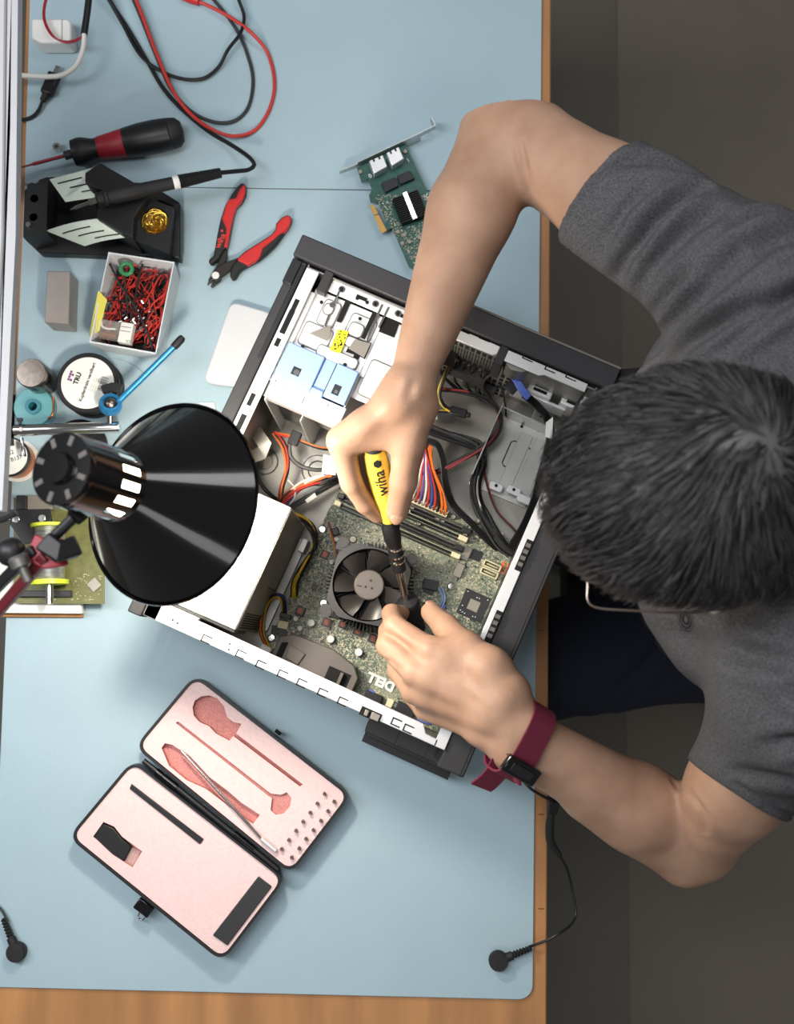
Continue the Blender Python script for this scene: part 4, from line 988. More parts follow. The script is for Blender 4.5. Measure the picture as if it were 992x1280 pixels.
for x, y in ((684,508),(722,525)):
    a, c = ab(x, y, .03); b.box(a-.012,a+.012,c-.018,c+.020,.0076,.026)
vt = b.done()
b = part('vent_slots', M['dark'], vt, smooth=0)
for x, y in ((684,508),(722,525)):
    a, c = ab(x, y, .026)
    for k in range(9): b.box(a-.004,a+.005,c-.012+k*.0032,c-.0102+k*.0032,.0258,.0264)
b.done()
b = part('fan_clip', M['steel_lt'], bevel=.0012)
for x, y in ((680,478),(722,494)):
    a, c = ab(x, y, .11); b.box(a-.012,a+.012,c-.011,c+.004,.06,.112); b.box(a-.014,a+.014,c+.003,c+.013,.06,.10)
b.box(.2655,.33,.036,.040,.06,.09)
fc = b.done()
b = part('clip_slot', M['dark'], fc, smooth=0)
for x, y in ((680,478),(722,494)):
    a, c = ab(x, y, .11); b.cyl((a, c-.005, .1118), .0018, .0005, 14); b.box(a-.008,a+.008,c+.006,c+.0095,.0998,.1004)
b.done()

# ---------------- main board
ZB = .0155
b = part('main_board', M['pcb'], smooth=0); b.prism([(.126,.197),(.142,.197),(.150,.186),(.300,.186),(.345-.001,.186),(.344,.424),(.126,.424)], ZB-.0016, ZB); mbd = b.done()
def on(x, y, z=ZB): return ab(x, y, z)
# memory slots
for i, (c, m_) in enumerate(((.200, 0), (.2095, 1), (.2215, 0), (.231, 1))):
    b = part('memory_slot', M['chip'] if not m_ else M['chip'], mbd, bevel=.0004); b.box(.138,.279,c-.0034,c-.0010,ZB,ZB+.0095); b.box(.138,.279,c+.0010,c+.0034,ZB,ZB+.0095); b.box(.138,.279,c-.003,c+.003,ZB,ZB+.004); ms = b.done()
    b = part('slot_rail', M['rail'] if m_ else M['grey_plastic'], ms, smooth=0); b.box(.139,.278,c-.0033,c-.0022,ZB+.0094,ZB+.0099); b.box(.139,.278,c+.0013,c+.0017,ZB+.0094,ZB+.0099); b.done()
    b = part('slot_latch', M['ivory'] if m_ else M['chip'], ms, bevel=.0008); b.box(.278,.289,c-.003,c+.003,ZB,ZB+.016); b.box(.130,.138,c-.003,c+.003,ZB,ZB+.016); b.done()
# power header with wires
b = part('power_header', M['ivory'], mbd, bevel=.0006); b.box(.199,.256,.1855,.1945,ZB,ZB+.013); ph = b.done()
b = part('header_pins', M['dark'], ph, smooth=0)
for i in range(12):
    for k in (0, 1): b.box(.2005+i*.0046,.2035+i*.0046,.1865+k*.004,.1895+k*.004,ZB+.013,ZB+.0134)
b.done()
cols = ['orange_wire','red_wire','white_wire','red_wire','purple_wire','white_wire','red_wire','blue_wire','red_wire','black_wire','orange_wire','orange_wire']
for ci, cn in enumerate(dict.fromkeys(cols)):
    b = part('header_wire', M[cn], ph)
    for i in range(12):
        if cols[i] != cn: continue
        for k in (0, 1):
            a = .202+i*.0046; b.tube([(a,.188+k*.004,ZB+.011),(a,.187+k*.003,ZB+.022),(a*.75+.218*.25-.003,.172,ZB+.032-k*.004),(a*.35+.212*.65-.006,.152,ZB+.034-k*.004),(.200+(i%4)*.0025,.132-k*.003,ZB+.03+(i//4)*.003)], .00105, 6, 5)
    b.done()
# CPU cooler
ang = math.radians(-12.4)-TH  # heading in the case frame is mirrored
zf = ZB+.066
cx_, cy_ = ab(461, 731, zf)
Tc = Matrix.Translation((cx_, cy_, 0)) @ Matrix.Rotation(-ang, 4, 'Z')
cooler = MB(X)
b = part('cpu_cooler', M['fin'], mbd, smooth=0)
for k in range(72):
    b.box(.014,.0500,-.0005,.0005,ZB+.012,zf-.024, Tc @ Matrix.Rotation(2*PI*k/72, 4, 'Z'))
b.cyl((0,0,ZB), .018, .035, 30, Tc); b.box(-.043,.043,-.043,.043,ZB+.004,ZB+.0075,Tc); cl = b.done()
h = .0418
octo = [(-h,-h*.62),(-h*.62,-h),(h*.62,-h),(h,-h*.62),(h,h*.62),(h*.62,h),(-h*.62,h),(-h,h*.62)]
b = part('fan_frame', M['fan_grey'], cl)
NF = 64
def oct_pt(a):
    d = Vector((math.cos(a), math.sin(a))); best = 1e9
    for i in range(8):
        p, q = Vector(octo[i]), Vector(octo[(i+1) % 8]); e = q-p; den = d.x*e.y-d.y*e.x
        if abs(den) < 1e-9: continue
        t = (p.x*e.y-p.y*e.x)/den; u = (p.x*d.y-p.y*d.x)/den
        if t > 0 and -1e-6 <= u <= 1+1e-6: best = min(best, t)
    return d*best
vs = []; 
for z_, fn in ((zf-.02, oct_pt), (zf, oct_pt), (zf, lambda a: Vector((math.cos(a), math.sin(a)))*.0402), (zf-.02, lambda a: Vector((math.cos(a), math.sin(a)))*.0390)):
    for k in range(NF): p = fn(2*PI*k/NF); vs.append((p.x, p.y, z_))
fs = [(L*NF+k, L*NF+(k+1)%NF, ((L+1)%4)*NF+(k+1)%NF, ((L+1)%4)*NF+k) for L in range(4) for k in range(NF)]
b.add(vs, fs, Tc)
for sx, sy in ((-1,-1),(1,-1),(1,1),(-1,1)): 
    b.cyl((sx*.0395, sy*.0395, zf-.012), .0062, .006, 18, Tc); b.box(sx*.039-.007, sx*.039+.007, sy*.036-.005, sy*.036+.005, zf-.012, zf-.008, Tc)
b.done()
b = part('fan_wheel', M['fan_grey'], cl)
for k in range(7):
    vs, fs = [], []
    a0 = 2*PI*k/7+.25
    for th in (0, 1):
        for i in range(7):
            r = .015+.0235*i/6
            for j in range(7):
                a = a0-.42+.80*j/6*(1-.06*i/6)+.20*i/6; vs.append((r*math.cos(a), r*math.sin(a), zf-.0025-.013*j/6+.0035*math.sin(PI*j/6)*(i/6)-th*.0012))
    for th in (0, 1):
        for i in range(6):
            for j in range(6): q = th*49+i*7+j; fs.append((q, q+1, q+8, q+7) if th else (q, q+7, q+8, q+1))
    for i in range(6): 
        for e in ((i*7,(i+1)*7),(i*7+6,(i+1)*7+6),(i,i+1),(42+i,43+i)): fs.append((e[0], e[1], 49+e[1], 49+e[0]))
    b.add(vs, fs, Tc)
fw = b.done()
b = part('fan_hub', M['fan_hub'], fw, bevel=.0006); b.lathe([(.0165,zf-.016),(.0168,zf-.003),(.0158,zf-.0012),(.001,zf-.001)], 40, Tc); fh = b.done()
b = part('hub_print', M['ink'], fh, smooth=0)
for u, v in ((.001,-.005),(-.003,.003),(.004,.003)): b.box(u-.0012,u+.0012,v-.0012,v+.0012,zf-.001,zf-.0008,Tc)
b.box(-.013,-.007,.003,.0042,zf-.001,zf-.0008,Tc); b.done()
# capacitors, inductors, screws, chips: one kind each, copied
def copies(name, mbf, m, spots, z=ZB, rot=0, bevel=0, parent=mbd):
    """builds one in local coordinates and copies it to every spot"""
    src = None
    for x, y in spots:
        p = P(x, y, z); p.z = z
        if src is None:
            mb = MB(); mbf(mb); src = obj(name, mb, m, parent, local=True, loc=p, bevel=bevel); src.rotation_euler.z = TH+rot
            src.location = p-origin_of(parent)
        else:
            c = src.copy(); COL.objects.link(c); c.location = p-origin_of(parent); c.parent = parent
c3 = lambda pts: [(280+x/4.57, 580+y/4.57) for x, y in pts]
c4 = lambda pts: [(400+x/3.815, 600+y/3.815) for x, y in pts]
capf = lambda r, h: (lambda mb: mb.lathe([(r*.9,0),(r,.0006),(r,h-.001),(r*.86,h),(.0003,h-.0003)], 22))
copies('capacitor', capf(.0046, .010), M['white'], c3([(500,908),(610,1000),(770,1075)]), ZB)
copies('capacitor', capf(.0030, .008), M['white'], c3([(643,433),(615,563),(412,885),(437,940),(680,1165),(648,1153),(435,655)]), ZB)
copies('capacitor', capf(.0029, .009), M['chip_grey'], c4([(440,133),(558,187),(583,197),(633,180),(690,262),(490,575),(525,590),(465,430)])+[(510,640),(523,655),(596,652),(625,668)], ZB)
copies('inductor', lambda mb: mb.box(-.0052,.0052,-.0052,.0052,0,.006), M['chip'], c3([(577,520),(437,840),(585,905),(680,915),(765,955),(850,998)]), ZB, 0, .0006)
copies('inductor_winding', lambda mb: [mb.box(-.0026,.0026,-.0027+k*.0016,-.0017+k*.0016,.0060,.0064) for k in range(4)], M['winding'], c3([(577,520),(437,840),(585,905),(680,915),(765,955),(850,998)]), ZB+.0, .2)
copies('inductor_tray', lambda mb: mb.ring([(.0074,0),(.0084,0),(.0084,.004),(.0074,.004)], 4, Matrix.Rotation(PI/4, 4, 'Z')), M['chip_grey'], c3([(577,520),(585,905),(680,915),(765,955),(850,998)]), ZB)
def screwf(mb): mb.lathe([(.0048,0),(.0048,.0012),(.0036,.0028),(.0003,.003)], 24); mb.box(-.0022,.0022,-.0004,.0004,.0029,.0033); mb.box(-.0004,.0004,-.0022,.0022,.0029,.0033)
copies('screw', screwf, M['chrome'], c4([(625,508),(10,235),(17,588)])+c3([(270,993)]), ZB)
copies('screw', screwf, M['chip_grey'], c4([(157,283)]), ZB)
copies('chip', lambda mb: mb.box(-.0125,.0125,-.0085,.0085,0,.003), M['chip_grey'], c3([(550,1070)]), ZB, 0, .0004)
copies('chip', lambda mb: mb.box(-.0035,.0035,-.0035,.0035,0,.0016), M['grey_plastic'], c3([(517,703),(445,990),(390,980),(640,860),(610,915),(700,840)]), ZB, 0, .0003)
copies('chip', lambda mb: mb.box(-.004,.004,-.0055,.0055,0,.002), M['chip'], c3([(335,970),(360,1020),(290,950),(340,920)]), ZB, .3, .0003)
copies('header', lambda mb: mb.box(-.006,.006,-.0045,.0045,0,.008), M['ivory'], c3([(340,920)]), ZB, .2, .0006)
copies('shield_can', lambda mb: mb.box(-.0048,.0048,-.0082,.0082,0,.006), M['chip_grey'], c4([(694,352),(660,432)]), ZB, 0, .0006)
copies('drive_socket', lambda mb: [mb.box(-.0105,.0105,-.0042,-.0026,0,.010), mb.box(-.0105,.0105,.0026,.0042,0,.010), mb.box(-.0105,-.009,-.004,.004,0,.010), mb.box(.009,.0105,-.004,.004,0,.010), mb.box(-.007,.007,-.0006,.0006,0,.009)], M['ivory'], c4([(817,412),(803,446)]), ZB, 0, .0006)
copies('drive_socket', lambda mb: [mb.box(-.012+k*.006,-.009+k*.006,-.007,.007,0,.002) for k in range(5)], M['orange_wire'], c4([(905,435)]), ZB, 0)
copies('chip', lambda mb: mb.box(-.006,.006,-.006,.006,0,.0016), M['chip'], c4([(745,360),(520,520)]), ZB, 0, .0003)
copies('chip', lambda mb: mb.box(-.009,.009,-.006,.006,0,.006), M['chip'], c4([(525,500)]), ZB, .2, .0006)
b = part('bridge_chip', M['chip'], mbd, bevel=.0004); a, c = on(591.5, 757); b.box(a-.0155,a+.0155,c-.0155,c+.0155,ZB,ZB+.0022); bc_ = b.done()
b = part('chip_die', M['chip_grey'], bc_); b.box(a-.0062,a+.0062,c-.0062,c+.0062,ZB+.0022,ZB+.0032); b.done()
b = part('chip_pads', M['ink_white'], bc_, smooth=0)
for u, v in ((-.012,.011),(-.009,.012),(-.006,.0125),(.004,.012),(.007,.0115),(-.0125,-.0125),(.0125,-.0125),(.0,-.010),(.003,-.0102),(-.012,.005)): b.box(a+u-.0006,a+u+.0006,c+v-.0005,c+v+.0005,ZB+.0022,ZB+.0024)
b.done()
b = part('blue_socket', M['blue_clip'], mbd, bevel=.0005); a, c = on(551, 766); b.box(a-.006,a+.006,c-.004,c+.004,ZB,ZB+.009); b.box(a-.002,a+.002,c-.010,c-.004,ZB,ZB+.006); b.done()
b = part('jumper_wire', M['blue_latch'], mbd)
for q in ([(548,735),(553,747),(548,760)], [(552,734),(556,748),(551,762)], [(612,775),(611,785),(606,792)], [(616,775),(613,788),(608,795)]):
    b.tube([abz(x, y, ZB+(.006 if i != 1 else .010)) for i, (x, y) in enumerate(q)], .0011, 6, 4)
b.done()
# tiny parts
b1, b2 = part('surface_components', M['smd'], mbd, smooth=0), part('surface_components', M['smd_dark'], mbd, smooth=0)
for k in range(3400):
    a, c = random.uniform(.128,.342), random.uniform(.19,.422)
    if (Vector((a, c))-Vector((cx_, cy_))).length < .035 or (a < .28 and c < .237): continue
    if any(abs(a-q[0]) < .021 and abs(c-q[1]) < .009 for q in (ab(474, 853, ZB), ab(494, 883, ZB))): continue
    w = random.choice([.0006,.0008,.0010,.0015]); l = w*random.choice([1.5,2,2.6]); q = random.random() < .5; h = random.choice([.0005,.0008,.0012])
    (b1 if random.random() < .72 else b2).cbox((a, c, ZB+h/2), l if q else w, w if q else l, h)
for bb in (b1, b2): bb.done()['kind'] = 'stuff'
# board print
b = part('board_print', M['ink_white'], mbd, smooth=0); b.X = None
p = P(476, 852, ZB+.0022); put_text(b, 'DELL', .0150, frame(p, TH+PI), .05)
p = P(494, 883, ZB+.0022); put_text(b, 'UL', .010, frame(p, TH+PI/2), .03)
b.done()
# grey duct at the rear and rear ports
b = part('rear_duct', M['grey_plastic'], mbd, bevel=.0012)
b.prism([(.138,.397),(.152,.388),(.200,.386),(.228,.393),(.238,.404),(.238,.4245),(.138,.4245)], .03, .044); rd = b.done()
b = part('duct_opening', M['dark'], rd, smooth=0); b.prism([(.143,.402),(.150,.399),(.150,.418),(.143,.418)], .0438, .0444); b.prism([(.203,.404),(.230,.404),(.230,.420),(.203,.420)], .0438, .0444); b.done()
b = part('duct_rib', M['grey_plastic'], rd, bevel=.0008); b.prism([(.152,.400),(.173,.403),(.170,.418),(.154,.416)], .044, .047); b.prism([(.218,.405),(.222,.405),(.222,.42),(.218,.42)], .044, .053); b.done()
b = part('rear_ports', M['chip'], mbd, bevel=.0008); b.box(.252,.272,.412,.4245,ZB,ZB+.016); b.box(.29,.312,.409,.4245,ZB,ZB+.012); rp2 = b.done()
b = part('port_shell', M['ivory'], rp2, bevel=.0006); b.box(.278,.286,.411,.4205,ZB,ZB+.008); b.box(.318,.324,.409,.42,ZB,ZB+.008); b.done()
b = part('port_tongue', M['blue_clip'], rp2, bevel=.0005); b.box(.254,.262,.4105,.414,ZB+.010,ZB+.014); b.box(.312,.326,.408,.413,.150,.152); b.done()

# ---------------- loose cables inside
def wire(cols, pts, r=.0012, spread=.003, name='wire', n=6, tie=None):
    """one mesh per colour; pts in photo pixels with height"""
    cen = [P(*p) for p in pts]; k = 0; N = sum(c for _, c in cols)
    for cn, num in cols:
        for i in range(num):
            a = 2*PI*k/N+k*.3; rr_ = spread*(.35+.65*((k*7) % 5)/4); k += 1
            b = MB(); b.tube([c+Vector((rr_*math.cos(a+j*.5), rr_*math.sin(a+j*.5), rr_*.8*math.sin(a*1.7+j))) for j, c in enumerate(cen)], r, n, 6)
            obj(name, b, M[cn], comp)
wire([('red_dull',2),('black_wire',4)], [(512,487,.05),(545,487,.05),(580,490,.052),(610,500,.052),(624,517,.052),(624,535,.052),(608,555,.05),(575,575,.045),(545,590,.04),(528,592,.035)], .0013, .0030)
wire([('black_wire',8),('grey_wire',2),('white_wire',1)], [(505,520,.045),(540,538,.045),(575,550,.045),(598,560,.045),(603,575,.042),(595,600,.035),(596,625,.030),(608,650,.028),(625,678,.024),(638,690,.020)], .0021, .006)
wire([('red_dull',1),('black_wire',1)], [(602,572,.04),(610,610,.03),(622,640,.026),(645,665,.024),(652,685,.020)], .0008, .0015)
wire([('yellow_wire',2),('black_wire',2)], [(566,448,.09),(556,470,.075),(549,490,.065),(553,505,.06),(565,515,.055)], .0014, .002)
b = part('cable_plug', M['black'], bevel=.0015); b.X = None; b.tube([P(569,428,.115), P(560,456,.09)], .005, smooth=0, flat=(.012,.009)); b.tube([P(562,513,.055), P(583,518,.055)], .005, smooth=0, flat=(.010,.008)); b.tube([P(582,518,.055), P(588,519.5,.055)], .005, smooth=0, flat=(.006,.006)); b.done()
wire([('yellow_wire',1),('black_wire',1)], [(565,515,.055),(548,514,.05),(535,520,.05),(525,523,.05)], .0014, .0015)
b = part('cable_plug', M['white'], bevel=.001); b.X = None; b.tube([P(546,519,.052), P(528,522,.052)], .005, smooth=0, flat=(.010,.008)); b.done()
b = part('flat_cable', M['black_wire'], bevel=.0006); b.X = None
b.tube(PP([(530,550,.05),(546,556,.05),(553,575,.045),(556,600,.04),(566,630,.032),(590,655,.028),(612,678,.022),(622,686,.018)]), .003, smooth=8, flat=(.0075,.0028), up=(.2,.2,1)); b.done()
b = part('flat_cable', M['black_wire'], bevel=.0006); b.X = None
b.tube(PP([(654,492,.118),(672,508,.10),(683,522,.080),(688,540,.080),(684,565,.078),(676,595,.072),(668,625,.06),(656,655,.045),(640,682,.026),(634,692,.018)]), .003, smooth=8, flat=(.0095,.0030), up=(.3,.1,1)); fcab = b.done()
b = part('cable_label', M['paper'], fcab, smooth=0); b.X = None; b.add([P(682,528,.084), P(691,521,.084), P(690,549,.084), P(681,546,.084)], [(0,1,2,3)]); b.done()
b = part('cable_clip', M['blue_clip'], fcab, bevel=.001); b.X = None; b.tube([P(641,469,.125), P(646,476,.130), P(652,487,.130), P(661,497,.126)], .004, smooth=3, flat=(.0085,.003), up=(0,0,1)); b.done()
b = part('cable_plug', M['black'], fcab, bevel=.001); b.X = None; b.tube([P(634,479,.118), P(645,489,.118)], .005, smooth=0, flat=(.012,.008)); b.done()
wire([('black_wire',2)], [(600,430,.09),(612,455,.07),(625,480,.06),(631,505,.05),(632,520,.045)], .001, .0015)
# left bundle
wire([('red_wire',2),('orange_wire',1),('black_wire',2)], [(344,541,.05),(356,560,.05),(359,585,.05),(352,610,.05),(350,632,.045),(350,650,.04)], .0013, .0028)
wire([('orange_wire',1),('black_wire',1),('red_wire',1)], [(344,541,.05),(362,545,.055),(380,553,.055),(400,560,.055),(420,562,.05)], .0013, .0015)
b = part('cable_plug', M['chip'], bevel=.001); b.X = None; b.tube([P(372,540,.058), P(365,556,.058)], .005, smooth=0, flat=(.012,.008)); b.tube([P(408,598,.05), P(428,588,.05)], .005, smooth=0, flat=(.012,.010)); b.done()
wire([('black_wire',2)], [(362,552,.055),(363,570,.052),(375,582,.05),(392,587,.05),(408,587,.05)], .0018, .001)
wire([('orange_wire',4),('red_wire',3),('blue_wire',1),('white_wire',2),('black_wire',4)], [(349,640,.05),(356,625,.055),(368,613,.06),(385,604,.06),(402,598,.058),(418,592,.055)], .0014, .0045)
wire([('white_wire',1)], [(360,600,.06),(368,610,.062),(368,622,.06),(362,630,.055)], .001, .0005)
wire([('black_wire',4)], [(352,648,.045),(364,635,.05),(380,624,.05),(400,612,.05),(418,602,.045),(424,600,.04)], .0015, .003)
b = part('cable_label', M['paper'], smooth=0); b.X = None; b.prism(poly([(404,568),(421,572),(419,594),(402,592)], .062), .0605, .062); b.prism(poly([(381,625),(393,616),(396,621),(384,629)], .058), .056, .058); b.done()
wire([('black_wire',1)], [(322,575,.03),(321,592,.03),(328,608,.03),(340,620,.03),(350,627,.035)], .0022, .0005)
wire([('yellow_wire',2),('black_wire',4)], [(358,643,.06),(372,645,.06),(385,653,.055),(393,668,.05),(393,683,.045),(384,700,.04),(374,716,.035),(368,730,.028),(367,746,.020)], .0015, .0035)
wire([('blue_wire',1),('orange_wire',1),('yellow_wire',1),('black_wire',2)], [(355,766,.02),(354,752,.03),(350,745,.035),(341,746,.035),(332,757,.03),(327,775,.028),(327,793,.028),(333,806,.022),(338,814,.018)], .0012, .0022)
wire([('red_wire',1),('yellow_wire',1),('blue_wire',1)], [(410,652,.02),(413,665,.024),(418,680,.022),(420,695,.02)], .0008, .0014)
b = part('cable_plug', M['chip'], bevel=.001); b.X = None; b.tube([P(350,768,.022), P(364,772,.022)], .004, smooth=0, flat=(.006,.009)); b.tube([P(417,660,.024), P(421,669,.024)], .004, smooth=0, flat=(.008,.006)); b.done()
b = part('cable_plug', M['white'], bevel=.001); b.X = None; b.tube([P(325,810,.03), P(337,817,.03)], .004, smooth=0, flat=(.012,.008)); b.done()
b = part('cable_guide', M['steel_dk'], bevel=.001); b.X = None; b.tube(PP([(303,565,.05),(312,572,.05),(328,566,.055),(331,556,.06),(320,540,.06),(307,540,.06)]), .003, smooth=0, flat=(.016,.0025), up=(0,0,1)); b.done()
# ------------------------------------------------------------------ continuous bodies from blended solids
class Field:
    def __init__(s, lo, hi, h):
        s.lo = np.array(lo, np.float32); s.h = h; s.n = np.ceil((np.array(hi)-np.array(lo))/h).astype(int)+1
        s.g = np.full(s.n, 1.0, np.float32)
    def block(s, lo, hi):
        a = np.clip(np.floor((np.array(lo)-s.lo)/s.h).astype(int), 0, s.n); b = np.clip(np.ceil((np.array(hi)-s.lo)/s.h).astype(int)+1, 0, s.n)
        if np.any(b <= a): return None
        ax = [s.lo[i]+s.h*np.arange(a[i], b[i], dtype=np.float32) for i in range(3)]
        return tuple(slice(a[i], b[i]) for i in range(3)), ax[0][:, None, None], ax[1][None, :, None], ax[2][None, None, :]
    def put(s, sl, d, k, op):
        o = s.g[sl]
        if op == 'add':
            if k > 0: q = np.maximum(k-np.abs(o-d), 0)/k; s.g[sl] = np.minimum(o, d)-q*q*k*.25
            else: s.g[sl] = np.minimum(o, d)
        else: s.g[sl] = np.maximum(o, -d)
    def cone(s, a, b, ra, rb, k=.01, op='add', clip=None):
        a = np.array(a, np.float32); b = np.array(b, np.float32); m = max(ra, rb)+k+s.h*3
        r = s.block(np.minimum(a, b)-m, np.maximum(a, b)+m)
        if r is None: return
        sl, x, y, z = r; ba = b-a; L2 = float(ba@ba)+1e-12
        t = np.clip(((x-a[0])*ba[0]+(y-a[1])*ba[1]+(z-a[2])*ba[2])/L2, 0, 1)
        d = np.sqrt((x-a[0]-t*ba[0])**2+(y-a[1]-t*ba[1])**2+(z-a[2]-t*ba[2])**2)-(ra+(rb-ra)*t)
        if clip is not None:
            c, n = clip; d = np.maximum(d, (x-c[0])*n[0]+(y-c[1])*n[1]+(z-c[2])*n[2])
        s.put(sl, d.astype(np.float32), k, op)
    def ell(s, c, rad, R=None, k=.01, op='add'):
        m = max(rad)+k+s.h*3; c = np.array(c, np.float32)
        r = s.block(c-m, c+m)
        if r is None: return
        sl, x, y, z = r; R = np.eye(3) if R is None else np.array(R)
        X_ = [x-c[0], y-c[1], z-c[2]]
        q = [sum(R[i][j]*X_[j] for j in range(3)) for i in range(3)]
        k0 = np.sqrt(sum((q[i]/rad[i])**2 for i in range(3))); k1 = np.sqrt(sum((q[i]/rad[i]**2)**2 for i in range(3)))+1e-9
        d = np.where(k0 < 1e-4, -min(rad), k0*(k0-1)/k1)
        s.put(sl, d.astype(np.float32), k, op)
    def mesh(s):
        g = s.g; n = s.n; inside = g < 0
        acc = np.zeros(tuple(n-1)+(3,), np.float32); cnt = np.zeros(tuple(n-1), np.float32)
        cells = lambda off: tuple(slice(off[i], off[i]+n[i]-1) for i in range(3))
        c0 = inside[cells((0,0,0))]; tot = np.zeros(tuple(n-1), np.int8)
        for o in np.ndindex(2,2,2): tot += inside[cells(o)]
        act = (tot > 0) & (tot < 8); idx = np.argwhere(act)
        base = idx; vals = {o: g[tuple((base+np.array(o)).T)] for o in np.ndindex(2,2,2)}
        pos = np.zeros((len(base), 3), np.float64); w = np.zeros(len(base))
        for o in np.ndindex(2,2,2):
            for ax in range(3):
                if o[ax]: continue
                o2 = list(o); o2[ax] = 1; o2 = tuple(o2)
                va, vb = vals[o], vals[o2]; cr = (va < 0) != (vb < 0)
                t = np.where(cr, va/(va-vb+1e-20), 0); p = np.tile(np.array(o, float), (len(base), 1)); p[:, ax] += t
                pos += p*cr[:, None]; w += cr
        V = (base+pos/w[:, None])*s.h+s.lo
        ids = np.full(tuple(n-1), -1, np.int64); ids[tuple(idx.T)] = np.arange(len(idx))
        Fs = []
        for ax in range(3):
            sa = [slice(1, n[i]-1) for i in range(3)]; sb = list(sa); sa[ax] = slice(0, n[ax]-1); sb[ax] = slice(1, n[ax])
            A, B = inside[tuple(sa)], inside[tuple(sb)]; e = np.argwhere(A != B)
            off = np.array([1,1,1]); off[ax] = 0; e0 = e+off; flip = A[tuple(e.T)]
            u, v = (ax+1) % 3, (ax+2) % 3
            du = np.zeros(3, int); du[u] = 1; dv = np.zeros(3, int); dv[v] = 1
            q = np.stack([ids[tuple((e0-du-dv).T)], ids[tuple((e0-dv).T)], ids[tuple(e0.T)], ids[tuple((e0-du).T)]], 1)
            q[~flip] = q[~flip][:, ::-1]; Fs.append(q)
        return V, np.concatenate(Fs)
def relax(V, Fq, it=2, f=.5):
    E_ = np.concatenate([Fq[:, [0,1]], Fq[:, [1,2]], Fq[:, [2,3]], Fq[:, [3,0]]])
    for _ in range(it):
        a = np.zeros_like(V); c = np.zeros(len(V))
        np.add.at(a, E_[:, 0], V[E_[:, 1]]); np.add.at(c, E_[:, 0], 1); np.add.at(a, E_[:, 1], V[E_[:, 0]]); np.add.at(c, E_[:, 1], 1)
        V = V*(1-f)+f*a/c[:, None]
    return V
def normals_of(V, Fq):
    nn = np.cross(V[Fq[:, 2]]-V[Fq[:, 0]], V[Fq[:, 3]]-V[Fq[:, 1]]); N = np.zeros_like(V)
    for k in range(4): np.add.at(N, Fq[:, k], nn)
    return N/(np.linalg.norm(N, axis=1)[:, None]+1e-12)
def solid(name, V, Fq, m, parent, smooth=True):
    me = bpy.data.meshes.new(name); po = origin_of(parent)
    me.from_pydata((V-np.array(po)).tolist(), [], Fq.tolist()); me.materials.append(m)
    if smooth: me.shade_smooth()
    o = bpy.data.objects.new(name, me); COL.objects.link(o); o.parent = parent; return o
def fold(V, N, lines, k=1.0):
    """press creases into the cloth: lines = [(world points, width, depth)]"""
    D = np.zeros(len(V))
    for pts, wd, dp in lines:
        pts = [np.array(p)[:2] for p in pts]; best = np.full(len(V), 9.0); tt = np.zeros(len(V)); L = len(pts)-1
        for i in range(L):
            a, b = pts[i], pts[i+1]; ba = b-a; t = np.clip(((V[:, :2]-a)@ba)/(ba@ba), 0, 1)
            d = np.linalg.norm(V[:, :2]-a-t[:, None]*ba, axis=1); u = d < best; best[u] = d[u]; tt[u] = (i+t[u])/L
        prof = np.exp(-(best/wd)**2)-.55*np.exp(-((best-2.0*wd)/(1.1*wd))**2)
        D -= dp*prof*np.clip(N[:, 2]+.35, 0, 1)*np.sin(np.pi*np.clip(tt*.86+.07, 0, 1))**.7
    return V+N*D[:, None]*k

skin = mat('skin', (176, 141, 118), .5, c2=(158, 123, 101), vscale=28, bump=.12, bscale=380, sss=.12, spec=.35)
nail = mat('nail', (182, 142, 122), .3, sss=.1)
shirt_m = mat('grey_shirt', (98, 97, 99), .95, c2=(60, 60, 63), vscale=700, detail=2, bump=.35, bscale=1300, spec=.15)
def hair_material():
    m = bpy.data.materials.new('hair'); m.use_nodes = True; nt = m.node_tree; b = nt.nodes['Principled BSDF']
    g = nt.nodes.new('ShaderNodeNewGeometry'); r = nt.nodes.new('ShaderNodeValToRGB')
    r.color_ramp.elements[0].color = (*lin((19, 18, 18)), 1); r.color_ramp.elements[1].color = (*lin((94, 91, 90)), 1); r.color_ramp.elements[0].position = .25
    nt.links.new(g.outputs['Random Per Island'], r.inputs['Fac']); nt.links.new(r.outputs['Color'], b.inputs['Base Color'])
    b.inputs['Roughness'].default_value = .42; return m
hair_m = hair_material()

# ---------------- skeleton
J = lambda *q: np.array(P(*q))
ShR, ElR = J(962,378,.37), J(625,161,.272)
ShL, ElL = J(1014,862,.36), J(870,1050,.14)
N0 = np.array((.345, .125, .36)); Hc = J(852, 612, .452)
pit = math.radians(45); yaw = math.radians(4)
fwd = np.array((-math.cos(pit), 0, -math.sin(pit))); upv = np.array((-math.sin(pit), 0, math.cos(pit))); rgt = np.cross(fwd, upv)
Rz_ = np.array(Matrix.Rotation(yaw, 3, 'Z')); Rx_ = np.array(Matrix.Rotation(math.radians(-3), 3, 'X'))
fwd, upv, rgt = [Rx_ @ Rz_ @ v for v in (fwd, upv, rgt)]
HR = np.stack([fwd, rgt, upv])
hl = lambda f, r, u: Hc+fwd*f+rgt*r+upv*u
def torso(Fd, g=0.0, k=.05):
    Fd.cone(ShL+np.array((.005,.045,-.0)), ShR+np.array((.005,-.045,-.0)), .060+g, .060+g, k)
    Fd.cone(ShL, ShL+np.array((.01,.05,-.01)), .055+g, .062+g, k); Fd.cone(ShR, ShR+np.array((.01,-.05,-.01)), .050+g, .060+g, k)
    Fd.cone((.312, .245, .255), (.328, .06, .255), .074+g, .070+g, k)
    Fd.ell((.362, .130, .215), (.128+g, .182+g, .175+g), None, k)
    Fd.ell((.425, .122, -.01), (.128+g, .160+g, .18+g), None, k)
